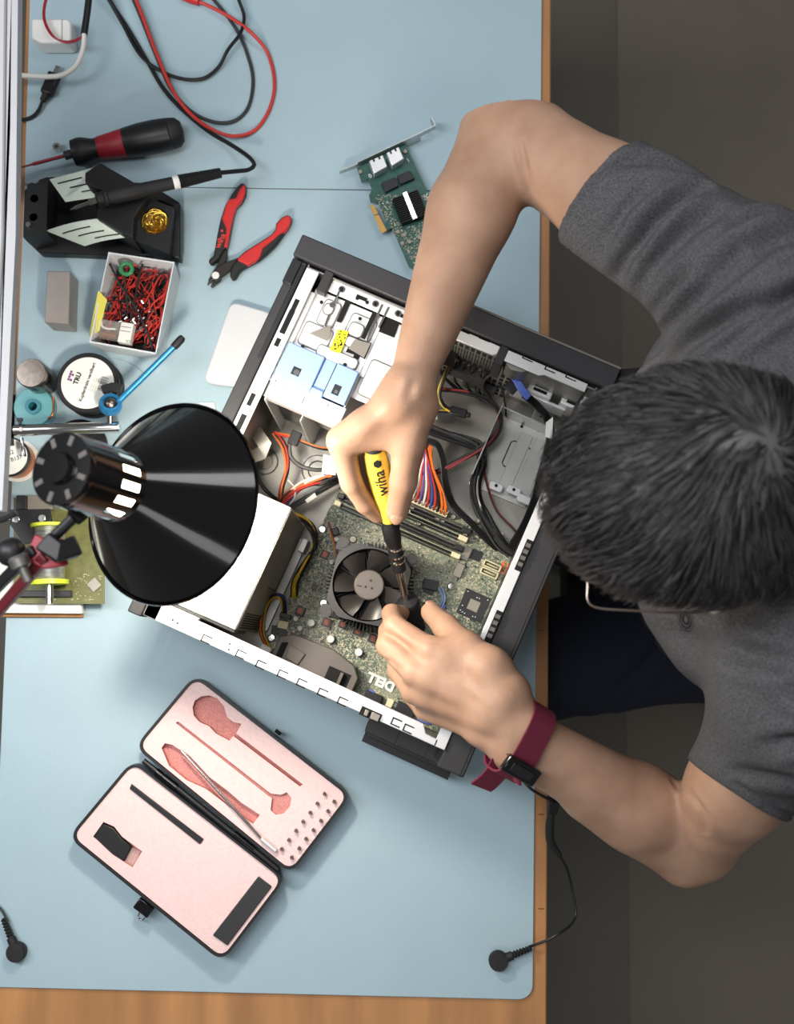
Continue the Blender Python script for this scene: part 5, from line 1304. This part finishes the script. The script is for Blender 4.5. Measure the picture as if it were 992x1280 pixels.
def arm(Fd, parts, k=.012):
    for a, b, ra, rb in parts: Fd.cone(a, b, ra, rb, k)
# right arm
W1, W2 = J(512,484,.288), J(509,488,.262)
fmR = ElR+(W1-ElR)*.33
R_arm = [(ShR, ElR+(ShR-ElR)*.42, .043, .0455), (ElR+(ShR-ElR)*.42, ElR+(ShR-ElR)*.06, .0455, .041), (ElR, ElR+(ShR-ElR)*.1, .034, .041),
         (ElR, fmR, .0355, .0385), (J(640,180,.272), J(612,228,.272), .034, .038), (fmR, W1, .0385, .0185), (fmR, W2, .037, .0185), (J(608,120,.272), ElR, .014, .032)]
# left arm
Wa, Wb = J(659,911,.222), J(643,938,.216)
Wc = (Wa+Wb)/2; fmL = ElL+(Wc-ElL)*.35
L_arm = [(ShL, ElL+(ShL-ElL)*.4, .043, .0440), (ElL+(ShL-ElL)*.4, ElL, .0445, .038), (ElL, fmL, .038, .0405), (fmL, Wa, .0385, .0185), (fmL, Wb, .0385, .0185), (J(856,1080,.135), ElL, .016, .032), (J(735,992,.178), J(852,1072,.138), .026, .026)]
def hand(Fd, carp, mcp, fingers, thumb, webs, wrist):
    for w in wrist:
        for c in carp: Fd.cone(J(*w[:3]), J(*c[:3]), w[3], c[3], .012)
    for c, m_ in zip(carp, mcp): Fd.cone(J(*c[:3]), J(*m_[:3]), c[3], m_[3], .010)
    for a, b in zip(mcp[:-1], mcp[1:]): 
        Fd.cone(J(*a[:3])*.82+J(*carp[1][:3])*.18, J(*b[:3])*.82+J(*carp[1][:3])*.18, a[3]*.92, b[3]*.92, .009)
    for m_, fg in zip(mcp, fingers):
        p = m_
        for q in fg: Fd.cone(J(*p[:3]), J(*q[:3]), p[3], q[3], .0035); p = q
    p = thumb[0]
    for q in thumb[1:]: Fd.cone(J(*p[:3]), J(*q[:3]), p[3], q[3], .005); p = q
    for c in carp: Fd.cone(J(*c[:3]), J(*thumb[0][:3]), c[3]*.9, thumb[0][3]*.9, .012)
    for a, b in webs: Fd.cone(J(*a[:3]), J(*b[:3]), a[3], b[3], .009)
RH = dict(wrist=[(511,487,.285,.0185),(509,489,.264,.0185)],
    carp=[(497,503,.286,.0155),(494,505,.272,.016),(493,506,.258,.016),(495,508,.246,.015)],
    mcp=[(425,551,.262,.0128),(429,559,.240,.0128),(437,565,.220,.012),(448,566,.201,.011)],
    fingers=[[(439,603,.232,.0108),(456,630,.209,.0096),(472,645,.192,.0082)], [(447,612,.206,.0104),(468,634,.184,.0094),(486,641,.170,.008)], [(456,612,.182,.0098),(477,628,.163,.009),(493,632,.153,.008)], [(463,604,.166,.0088),(480,614,.152,.008),(493,617,.147,.0072)]],
    thumb=[(518,508,.276,.0175),(510,556,.262,.0155),(504,602,.238,.0130),(496,640,.211,.0112)],
    webs=[((432,549,.262,.0115),(512,545,.266,.0125)), ((455,530,.270,.0135),(515,528,.272,.0140)), ((438,548,.262,.011),(470,545,.258,.010))])
LH = dict(wrist=[(658,909,.222,.0175),(643,935,.216,.0175)],
    carp=[(634,866,.226,.0175),(622,880,.226,.0175),(612,894,.220,.0175),(606,908,.210,.0165)],
    mcp=[(540,816,.207,.0132),(519,840,.206,.0135),(518,864,.193,.0126),(532,886,.176,.0116)],
    fingers=[[(493,783,.180,.0112),(489,767,.152,.0098),(502,766,.128,.0085)], [(484,807,.181,.0112),(485,789,.152,.0098),(500,785,.127,.0085)], [(497,838,.172,.0104),(498,812,.147,.0094),(511,801,.127,.0082)], [(513,868,.155,.0094),(513,846,.136,.0085),(521,830,.124,.0075)]],
    thumb=[(612,838,.222,.0185),(583,810,.210,.0152),(557,784,.180,.0128),(538,765,.152,.0105)],
    webs=[((540,814,.206,.012),(585,812,.210,.013)), ((565,820,.212,.013),(600,830,.216,.016))])
bd = Field((-.10, -.335, -.30), (.60, .50, .585), .0026)
torso(bd, 0)
bd.ell((.46, .12, -.17), (.13, .17, .11), None, .05)
arm(bd, R_arm, .014); arm(bd, L_arm, .014)
# neck and head
bd.cone(N0, hl(-.035, 0, -.05), .066, .056, .03)
bd.ell(hl(0, 0, .008), (.0955, .0775, .087), HR, .02); bd.ell(hl(.035, 0, -.05), (.058, .056, .070), HR, .02)
bd.cone(hl(.0, -.052, -.075), hl(.072, -.012, -.108), .018, .016, .02); bd.cone(hl(.0, .052, -.075), hl(.072, .012, -.108), .018, .016, .02)
bd.cone(hl(.082, -.03, .010), hl(.082, .03, .010), .012, .012, .012)
for s_ in (-1, 1):
    bd.ell(hl(.090, s_*.032, -.014), (.012, .015, .010), HR, 0, 'sub'); bd.ell(hl(.070, s_*.040, -.045), (.020, .018, .018), HR, .012)
    bd.ell(hl(-.006, s_*.080, -.026), (.024, .008, .031), HR, .006); bd.ell(hl(-.001, s_*.088, -.026), (.012, .005, .016), HR, 0, 'sub')
bd.cone(hl(.088, 0, -.004), hl(.108, 0, -.040), .0095, .0125, .008); bd.cone(hl(.098, -.012, -.044), hl(.098, .012, -.044), .008, .008, .006)
bd.cone(hl(.087, -.02, -.070), hl(.087, .02, -.070), .0055, .0055, .006); bd.cone(hl(.086, -.016, -.081), hl(.086, .016, -.081), .006, .006, .005)
hand(bd, **RH); hand(bd, **LH)
# lower legs sit inside the jeans, thighs are part of the body
HipR, HipL = np.array((.45, .21, -.19)), np.array((.45, .03, -.19)); KnR, KnL = np.array((.03, .315, -.20)), np.array((.03, -.055, -.20))
for h_, k_ in ((HipR, KnR), (HipL, KnL)): bd.cone(h_, h_+(k_-h_)*.55, .078, .066, .03)
V, Fq = bd.mesh(); V = relax(V, Fq, 2, .4)
bd = None
person = thing('person', 'person in grey t-shirt leaning over the open computer, holding a screwdriver', 'person', (.40, .12, -.77))
Nn = normals_of(V, Fq)
fold_px = lambda pts, z: [P(x, y, z) for x, y in pts]
V = fold(V, Nn, [(fold_px([(658,248),(650,222),(645,200)], .29), .0022, .0022), (fold_px([(856,983),(872,1010),(884,1042)], .235), .0022, .0024),
    (fold_px([(474,823),(488,826),(500,836)], .19), .002, .0012), (fold_px([(486,793),(500,802),(512,812)], .19), .003, .0022), (fold_px([(560,905),(590,915),(620,925)], .21), .005, .0012),
    (fold_px([(575,850),(610,880)], .23), .004, -.0010), (fold_px([(540,862),(575,880)], .22), .004, -.0009), (fold_px([(445,545),(480,520)], .28), .005, -.0010), (fold_px([(518,480),(510,500)], .29), .004, .0014)])
body = solid('body', V, Fq, skin, person)
# finger nails
def nail_at(p, d, up, w=.0062, l=.0085, name='nail'):
    p, d, up = Vector(p), Vector(d).normalized(), Vector(up); up = (up-d*up.dot(d)).normalized(); s_ = d.cross(up)
    Tn = Matrix((( s_.x, d.x, up.x, p.x), (s_.y, d.y, up.y, p.y), (s_.z, d.z, up.z, p.z), (0,0,0,1)))
    b = MB(); b.ball((0,0,0), w, l, .0021, None, 16, 8); b.v = [Tn @ v for v in b.v]; obj(name, b, nail, body)
def finger_nail(a, b, r, up): a, b = J(*a[:3]), J(*b[:3]); d = (b-a)/np.linalg.norm(b-a); up = np.array(up); up = up-d*(up@d); up = up/np.linalg.norm(up); nail_at(b+up*(r-.0019)+d*.0005, d, up)
finger_nail(RH['thumb'][2], RH['thumb'][3], .0112, (.1, -.25, 1)); finger_nail(LH['thumb'][2], LH['thumb'][3], .0105, (.3, .6, .8))
for i in (0, 1): finger_nail(LH['fingers'][i][1], LH['fingers'][i][2], .0085, (-1, .3, .3))
for s_ in (-1, 1):
    b = MB(); b.ball(hl(.078, s_*.032, -.014), .0125); e_ = obj('eye', b, M['white'], body)
    b = MB(); b.ball(Vector(hl(.078, s_*.032, -.014))+Vector(fwd)*.0082, .0055); obj('iris', b, M['black'], e_)

# ---------------- shirt
sh = Field((.08, -.36, -.24), (.62, .48, .52), .0032)
torso(sh, .008, .05)
sh.ell((.445, .12, -.12), (.142, .180, .105), None, .03)
def sleeve(S_, E_, c, n, rads):
    c = np.array(c); n = n/np.linalg.norm(n)
    d = (E_-S_); sh.cone(S_, S_+d*.75, rads[0], rads[1], .045, clip=(c, n))
hR = J(757, 230, .318); hL = J(932, 994, .22)
nR = np.array((-.70, .70, -.12)); nL = np.array((-.51, -.86, -.1))
sleeve(ShR, ElR, hR, nR, (.061, .0555)); sleeve(ShL, ElL, hL, nL, (.060, .0485))
for S_, E_, c in ((ShR, ElR, hR), (ShL, ElL, hL)):
    d = (E_-S_)/np.linalg.norm(E_-S_); t = (c-S_)@d; ax0 = S_+d*(t-.012); rs_ = .0478 if S_ is ShR else .0452; sh.cone(ax0, S_+d*(t+.05), rs_, rs_, 0, 'sub')
sh.cone(N0+np.array((.0,0,.0)), hl(-.035, 0, -.05), .071, .066, 0, 'sub')
V, Fq = sh.mesh(); V = relax(V, Fq, 2, .5); sh = None
Nn = normals_of(V, Fq)
fp = lambda pts, z=.40: [P(540+x/2.195, 100+y/2.195, z) for x, y in pts]
V = fold(V, Nn, [(fp([(455,265),(530,245),(600,240),(690,268),(770,305)], .36), .006, .0022), (fp([(515,545),(545,480),(590,415),(650,360),(720,325)], .37), .006, .005), (fp([(480,430),(520,372),(575,335)], .36), .005, .0022),
    (fp([(590,680),(690,640),(790,560),(890,500),(1010,455)], .40), .007, .006), (fp([(640,740),(760,690),(860,650),(1000,600)], .41), .006, .005), (fp([(790,740),(880,680),(1010,600)], .41), .006, .005),
    (fp([(690,570),(780,515),(880,470),(1000,425)], .40), .006, .005), (fp([(600,520),(680,440),(760,400)], .38), .007, .0035), (fp([(555,600),(530,540),(500,500)], .36), .005, .004),
    (fp([(660,640),(720,590),(800,510)], .39), .004, .003), (fp([(820,420),(900,400),(1000,390)], .40), .006, .003), (fp([(575,660),(640,610),(660,560)], .37), .005, .004),
    ([P(905,850,.26), P(940,870,.28), P(1000,905,.3)], .006, .005), ([P(890,910,.25), P(930,905,.27), P(1000,925,.3)], .006, .004), ([P(880,945,.23), P(930,955,.25), P(1000,960,.28)], .005, .003),
    ([P(882,962,.23), P(920,992,.23), P(985,1016,.23)], .0022, .0016), ([P(716,262,.36), P(752,220,.36), P(808,196,.36)], .0022, .0016),
    ([P(810,780,.25), P(860,815,.25), P(930,830,.28)], .008, .004), ([P(905,800,.28), P(960,790,.3), P(1010,770,.3)], .008, .003)], 2.5)
V = relax(V, Fq, 1, .3)
shirt = solid('t_shirt', V, Fq, shirt_m, person)
from mathutils.bvhtree import BVHTree
bvh = BVHTree.FromPolygons([tuple(v) for v in V], [tuple(f) for f in Fq])
def surf(x, y):
    o = Vector((0, 0, CAM_H)); d = (P(x, y, 0)-o).normalized(); h = bvh.ray_cast(o, d); return (h[0]+h[1]*.0008) if h[0] else P(x, y, .25)
b = MB()
for r0, r1 in ((.95, 1.0), (.62, .72), (.28, .42)):
    vs, fs = [], []
    for k in range(28):
        a = 2*PI*k/28
        for r in (r0, r1): vs.append(surf(857+10*r*math.cos(a)+1.5*r*math.sin(a), 774+15*r*math.sin(a)))
    for k in range(28): fs.append((2*k, 2*k+1, (2*k+3) % 56, (2*k+2) % 56))
    b.add(vs, fs)
b.add([surf(850,766), surf(862,766), surf(858,788)], [(0,1,2)])
obj('chest_emblem', b, M['ink'], shirt, smooth=0, normals=False)

# ---------------- jeans, shoes
jn = Field((-.10, -.20, -.74), (.66, .47, -.04), .006)
jn.ell((.47, .12, -.185), (.150, .185, .125), None, .04)
AnR, AnL = np.array((.06, .30, -.665)), np.array((.06, -.04, -.665))
for h_, k_, a_ in ((HipR, KnR, AnR), (HipL, KnL, AnL)): jn.cone(h_, k_, .094, .070, .03); jn.cone(k_, a_, .068, .055, .02)
V, Fq = jn.mesh(); V = relax(V, Fq, 2, .5); jn = None
rr2 = [(([(.20,.36),(.26,.28)]), .008, .004), ([(.22,-.12),(.30,-.04),(.36,.02)], .008, .005), ([(.27,-.10),(.33,-.03)], .007, .004), ([(.18,-.12),(.22,-.05)], .008, .004), ([(.30,-.10),(.40,-.06)], .008, .004)]
V = fold(V, normals_of(V, Fq), rr2)
obj_j = solid('jeans', V, Fq, M['stripe_jeans'], person)
for a_ in (AnR, AnL):
    f2 = Field(a_-np.array((.26, .08, .14)), a_+np.array((.12, .08, .06)), .006); f2.cone(a_+np.array((.02,0,-.05)), a_+np.array((-.17,0,-.065)), .042, .036, .02); f2.cone(a_+np.array((0,0,0)), a_+np.array((.01,0,-.04)), .045, .045, .02)
    s_ = f2.block(a_-.4, a_+.4); f2.g = np.maximum(f2.g, np.broadcast_to(-.768-s_[3], f2.g.shape).astype(np.float32)); V, Fq = f2.mesh(); solid('shoe', relax(V, Fq, 1), Fq, M['black'], person)

# ---------------- hair
hf = Field(Hc-.14, Hc+.14, .003); hf.ell(hl(-.002, 0, .011), (.0985, .0825, .091), HR, 0); hf.ell(hl(-.03, 0, -.03), (.074, .0815, .075), HR, .02)
sl, x, y, z = hf.block(Hc-.2, Hc+.2); q = [sum(HR[i][j]*(v-Hc[j]) for j, v in enumerate((x, y, z))) for i in range(3)]
face = np.minimum(q[0]-.012, (.034+.30*np.clip(q[0]-.03, 0, .06)*3.2)-q[2]); low = -.052-q[2]+np.minimum(0, q[0]+.01)*.55
hf.g = np.maximum(hf.g, np.maximum(face*.7, low*.8).astype(np.float32))
Vh, Fh = hf.mesh(); Vh = relax(Vh, Fh, 2); Nh = normals_of(Vh, Fh); hf = None
wp = J(945, 562, .535); wd = (wp-Hc)/np.linalg.norm(wp-Hc)
ok = np.einsum('ij,ij->i', Nh, Vh-Hc) > .05; cand = np.where(ok)[0]
NS = 11000; pick = rng.choice(cand, NS); p0 = Vh[pick]+rng.normal(0, .0012, (NS, 3)); n0 = Nh[pick]
rad = p0-(Hc+wd*.09); rad = rad-n0*np.einsum('ij,ij->i', rad, n0)[:, None]; dist = np.linalg.norm(rad, axis=1)[:, None]; rad = rad/(dist+1e-6)
tan = np.cross(n0, rad); comb = np.array(fwd)*.5+np.array((0, .10, -.15)); comb = comb-n0*(n0@comb)[:, None]
loc_r = (p0-Hc)@rgt
d0 = rad+tan*np.clip(.55-dist*4, -.25, .55)+comb*np.clip(dist*9-.25, 0, 1.1)
# clumps give the combed locks
cl = rng.normal(0, 1, (240, 3)); cl = cl/np.linalg.norm(cl, axis=1)[:, None]; u0 = (p0-Hc)/np.linalg.norm(p0-Hc, axis=1)[:, None]
ci = np.argmax(u0@cl.T, axis=1); cdir = rng.normal(0, .22, (240, 3)); d0 = d0+cdir[ci]+rng.normal(0, .09, (NS, 3)); d0 = d0-n0*np.einsum('ij,ij->i', d0, n0)[:, None]
d0 = d0/(np.linalg.norm(d0, axis=1)[:, None]+1e-9)
front = np.clip(((p0-Hc)@fwd)/.09, -1, 1); Ls = (.026+.010*np.clip(front, 0, 1)+.006*rng.random(NS))*(.75+.5*rng.random(240)[ci]*.6)
rw = .00050+.0003*rng.random(NS); vs = []; K = 5
lift = rng.uniform(.10, .34, NS)+.12*np.clip(front, 0, 1); centre = Hc
p = p0-n0*.001; dcur = d0; segs = []
for k in range(K):
    t = k/(K-1); rk = rw*(1.25-1.1*t); side = np.cross(dcur, n0); side = side/(np.linalg.norm(side, axis=1)[:, None]+1e-9)
    nk = np.cross(side, dcur)
    for a in (0, 2.094, 4.189): vs.append(p+(side*math.cos(a)+nk*math.sin(a))*rk[:, None])
    # follow the skull
    out = p-centre; out = out/np.linalg.norm(out, axis=1)[:, None]
    step = dcur-out*np.einsum('ij,ij->i', dcur, out)[:, None]; step = step/(np.linalg.norm(step, axis=1)[:, None]+1e-9)
    dcur = step+out*(lift*(1-.9*t))[:, None]; dcur = dcur/np.linalg.norm(dcur, axis=1)[:, None]
    p = p+dcur*(Ls/(K-1))[:, None]
vs = np.stack(vs, 1).reshape(-1, 3)
base_i = (np.arange(NS)*K*3)[:, None]; qs = []
for k in range(K-1):
    for j in range(3): qs.append(np.concatenate([base_i+k*3+j, base_i+k*3+(j+1) % 3, base_i+(k+1)*3+(j+1) % 3, base_i+(k+1)*3+j], 1))
qs = np.concatenate(qs); VV = np.concatenate([Vh, vs]); FF = np.concatenate([Fh, qs+len(Vh)])
solid('hair', VV, FF, hair_m, person)

# ---------------- glasses
t = thing('glasses', 'thin framed glasses worn by the person, one arm glinting under the dark hair', 'glasses', Vector(hl(.10, 0, -.02)))
for s_ in (-1, 1):
    b = MB(); c = [hl(.101, s_*.033+.024*math.cos(a), -.022+.017*math.sin(a)) for a in [2*PI*i/24 for i in range(25)]]; b.tube([Vector(v) for v in c], .0008, 6, 0); fr_ = obj('rim', b, M['chrome'], t)
    b = MB(); b.add([Vector(v) for v in c[:-1]]+[Vector(v)+Vector(fwd)*.0012 for v in c[:-1]], [tuple(range(24)), tuple(range(24, 48))[::-1]]+[(i, (i+1) % 24, 24+(i+1) % 24, 24+i) for i in range(24)]); obj('lens', b, M['clear'], fr_)
    b = MB(); b.tube([Vector(hl(.101, s_*.057, -.016)), Vector(hl(.098, s_*.076, -.014)), Vector(hl(.06, s_*.084, -.012)), Vector(hl(-.005, s_*.092, -.006)), Vector(hl(-.03, s_*.088, -.03))], .0010, 8, 6); obj('temple_arm', b, M['brushed'], t)
b = MB(); b.tube([Vector(hl(.106, -.010, -.018)), Vector(hl(.112, 0, -.014)), Vector(hl(.106, .010, -.018))], .0011, 6, 4); obj('bridge', b, M['chrome'], t)

# ---------------- wrist strap with coiled cord
t = thing('wrist_strap', 'burgundy grounding wrist strap with black buckle and black cord snapped to the mat', 'wrist strap', Vector(P(655, 926, .215)))
axv = Vector((Wc-ElL)/np.linalg.norm(Wc-ElL)); side = axv.cross(Vector((0,0,1))).normalized(); upb = side.cross(axv).normalized()
c0 = Vector(ElL)+axv*((Vector(Wc)-Vector(ElL)).dot(axv)+.002)
cs = lambda v: math.copysign(abs(v)**.66, v)
def band_pt(a, w, o=0): return c0+side*((.0362+o)*cs(math.cos(a)))+upb*((.0258+o)*cs(math.sin(a)))+axv*w
vs, fs = [], []; NB = 48
for k in range(NB):
    a = 2*PI*k/NB
    for w, o in ((-.0125,0),(.0125,0),(.0125,.0022),(-.0125,.0022)): vs.append(band_pt(a, w, o))
for k in range(NB):
    for j in range(4): fs.append((k*4+j, k*4+(j+1) % 4, ((k+1) % NB)*4+(j+1) % 4, ((k+1) % NB)*4+j))
b = MB(); b.add(vs, fs); obj('band', b, M['strap'], t)
# which side of the ring faces lower-left
sgn = 1 if P(640, 945, .21).xy.dot(side.xy)-c0.xy.dot(side.xy) > 0 else -1
a1 = PI/2-sgn*.42
bp0 = band_pt(a1, 0, .006); tng = (band_pt(a1+.1, 0, .006)-band_pt(a1-.1, 0, .006)).normalized()*(-sgn); nrm_ = axv.cross(tng).normalized(); nrm_ *= 1 if nrm_.z > 0 else -1
Tb = Matrix(((axv.x, tng.x, nrm_.x, bp0.x), (axv.y, tng.y, nrm_.y, bp0.y), (axv.z, tng.z, nrm_.z, bp0.z), (0,0,0,1)))
b = MB(); b.box(-.0185, .0185, -.0085, .0085, -.003, .004, Tb); bk = obj('buckle', b, M['black_gloss'], t, bevel=.0015)
b = MB(); b.box(-.012, .012, -.0045, .0045, .004, .0052, Tb); obj('clasp_plate', b, M['black'], bk, bevel=.0005)
b = MB(); b.tube([Tb @ Vector((0,.004,.004)), P(632,950,.226), P(621,965,.215), P(610,977,.20), P(601,984,.19)], .002, smooth=8, flat=(.0225,.0020), up=tuple(axv.cross(Vector((-.6,-.7,-.3))).normalized()*-1)); obj('strap_tail', b, M['strap'], t)
b = MB(); b.tube([P(648,955,.195), P(650,970,.17), P(662,985,.13), P(676,994,.09), P(690,1002,.06), P(692,1010,.05)], .0016, 8); obj('cord', b, M['black_wire'], t)
b = MB(); b.between(P(648,950,.20), P(651,972,.168), [(.004,0),(.0045,.1),(.0022,1)], 12); obj('strain_relief', b, M['black_soft'], t)
b = MB(); b.tube([P(692,1000,.055), P(690,1014,.04)], .005, smooth=0, flat=(.011,.009)); b.tube([P(690,1012,.04), P(687,1030,.03), P(688,1052,.02), P(700,1070,.012)], [.0035, .005, .0048, .003], 12); obj('inline_connector', b, M['black_soft'], t, bevel=.001)
b = MB(); b.tube([P(698,1068,.014), P(708,1085,.0), P(715,1112,-.01), P(719.5,1140,-.01), P(714,1155,-.004), P(700,1166,.004), P(686,1174,.0045), P(668,1181,.004), P(660,1184,.0055)], .0015, 8); obj('cord', b, M['black_wire'], t)
snap(P(622, 1199), dirang((622,1199),(661,1184)), t)

# ---------------- yellow screwdriver and the plug held under it
h0, h1 = Vector(P(467, 557, .256)), Vector(P(486, 650, .190))
t = thing('precision_screwdriver', 'yellow handled precision screwdriver held upright in the right hand', 'screwdriver', h1)
prof = [(.0096,.04),(.0112,.12),(.0118,.3),(.0114,.5),(.0100,.68),(.0084,.82),(.0076,.93),(.0072,1.0)]
b = MB(); b.between(h0, h1, prof, 32); hd = obj('handle', b, M['yellow'], t)
b = MB(); b.between(h0, h1, [(.0005,-.005),(.0075,.0),(.0092,.015),(.0097,.045)], 28); obj('swivel_cap', b, M['black_soft'], t)
h2, h3 = Vector(P(499, 713, .147)), Vector(P(507, 750, .120))
b = MB(); b.between(h1, h2, [(.0062,-.03),(.0066,.05),(.0092,.12),(.0090,.36),(.0078,.45),(.0072,.48),(.0072,.62),(.0079,.64),(.0079,.70),(.0070,.72),(.0070,.82),(.0076,.84),(.0076,.98),(.006,1)], 24); ch = obj('bit_holder', b, M['black'], t)
b = MB()
for t0 in (.52, .67, .78): b.between(h1.lerp(h2, t0), h1.lerp(h2, t0+.03), [(.0080,0),(.0080,1)], 24)
obj('holder_ring', b, M['chrome'], ch)
b = MB(); b.between(h2, h3, [(.0042,-.05),(.0042,.8),(.0030,1)], 16); obj('shaft', b, M['chrome'], t)
# lettering wrapped on the handle
axs = (h1-h0); Lh = axs.length; axs = axs.normalized(); view = (Vector((0,0,CAM_H))-(h0+h1)/2); vu = (view-axs*view.dot(axs)).normalized(); vs_ = axs.cross(vu)
def wrapT(mb, v, f, s0):
    bm = bmesh.new(); vv = [bm.verts.new(p) for p in v]
    for q in f: bm.faces.new([vv[i] for i in q])
    bmesh.ops.triangulate(bm, faces=bm.faces); bmesh.ops.subdivide_edges(bm, edges=bm.edges, cuts=4, use_grid_fill=True); bm.verts.index_update()
    v = [tuple(p.co) for p in bm.verts]; f = [tuple(p.index for p in q.verts) for q in bm.faces]; bm.free(); out = []
    for x, y, _ in v:
        s_ = s0-x; w = y; r = float(np.interp(s_/Lh, [q[1] for q in prof], [q[0] for q in prof]))+.0003; a = w/r
        out.append(h0+axs*s_+(vu*math.cos(a)+vs_*math.sin(a))*r)
    mb.add(out, f)
b = MB(); wrapT(b, *text_geo('wiha', .0165, .015), .40*Lh)
wrapT(b, [(.0046*math.cos(2*PI*i/6), .0046*math.sin(2*PI*i/6), 0) for i in range(6)], [tuple(range(6))], .15*Lh)
obj('lettering', b, M['ink'], hd, smooth=0, normals=False)
k0, k1 = Vector(P(508, 752, .120)), Vector(P(521, 787, .095))
b = MB(); b.between(k0, k1, [(.0015,-.06),(.006,-.04),(.0125,.0),(.0135,.08),(.0125,.2),(.0110,.6),(.0095,1.0)], 24)
tag(obj('plastic_plug', b, M['black_soft']), 'small black flared plastic plug pinched in the left hand under the screwdriver tip', 'plug')

# ---------------- stool under the person
t = thing('work_stool', 'black work stool mostly hidden beneath the seated person', 'stool', (.46, .12, -.77))
b = MB(); b.prism([(.46+x, .12+y) for x, y in rrect(-.21, .2, -.2, .2, .08, 6)], -.36, -.312); obj('seat', b, M['black_soft'], t, bevel=.012, seg=3)
b = MB(); b.cyl((.46, .12, -.74), .025, .385, 20); obj('column', b, M['steel_dk'], t)
for k in range(5):
    a = 2*PI*k/5+.3; b = MB(); b.between(Vector((.46, .12, -.725)), Vector((.46+.26*math.cos(a), .12+.26*math.sin(a), -.745)), [(.022,0),(.014,1)], 12); lg = obj('leg', b, M['black'], t)
    b = MB(); b.ball(Vector((.46+.26*math.cos(a), .12+.26*math.sin(a), -.751)), .019); obj('caster', b, M['black'], lg)
# ------------------------------------------------------------------ light
def area(name, loc, target, sx, sy, power, col, spread=180):
    d = bpy.data.lights.new(name, 'AREA'); d.shape = 'RECTANGLE'; d.size = sx; d.size_y = sy; d.energy = power; d.color = col; d.spread = math.radians(spread)
    o = bpy.data.objects.new(name, d); COL.objects.link(o); o.location = loc
    o.rotation_euler = (Vector(target)-Vector(loc)).to_track_quat('-Z', 'Y').to_euler(); return o
area('ceiling_light', (-.75, .30, 1.35), (-.1, .2, 0), .35, 1.5, 21, (.97, .98, 1.0))
area('ceiling_light', (.55, 1.25, 1.75), (.2, .2, 0), 1.2, .4, 7.5, (.97, .98, 1.0))
area('ceiling_light', (-.1, -1.2, 1.8), (0, -.2, 0), 1.4, .4, 5, (.98, .98, 1.0))
d = bpy.data.lights.new('lamp_light', 'SPOT'); d.energy = 7.5; d.color = (1, .91, .78); d.shadow_soft_size = .028; d.spot_size = math.radians(165); d.spot_blend = .3
o = bpy.data.objects.new('lamp_light', d); COL.objects.link(o); o.location = LAMP_POS; o.rotation_euler = LAMP_AX.to_track_quat('-Z', 'Y').to_euler()
w = bpy.data.worlds.new('room'); S.world = w; w.use_nodes = True
w.node_tree.nodes['Background'].inputs['Color'].default_value = (.88, .90, .92, 1); w.node_tree.nodes['Background'].inputs['Strength'].default_value = .15
S.view_settings.view_transform = 'Standard'; S.view_settings.look = 'None'; S.view_settings.gamma = 1; S.view_settings.use_curve_mapping = False
S.view_settings.exposure = 0
for o in bpy.data.objects:
    if o.type == 'MESH' and o.parent is None and 'label' not in o.keys() and o.get('kind') != 'structure': print('UNLABELLED', o.name)
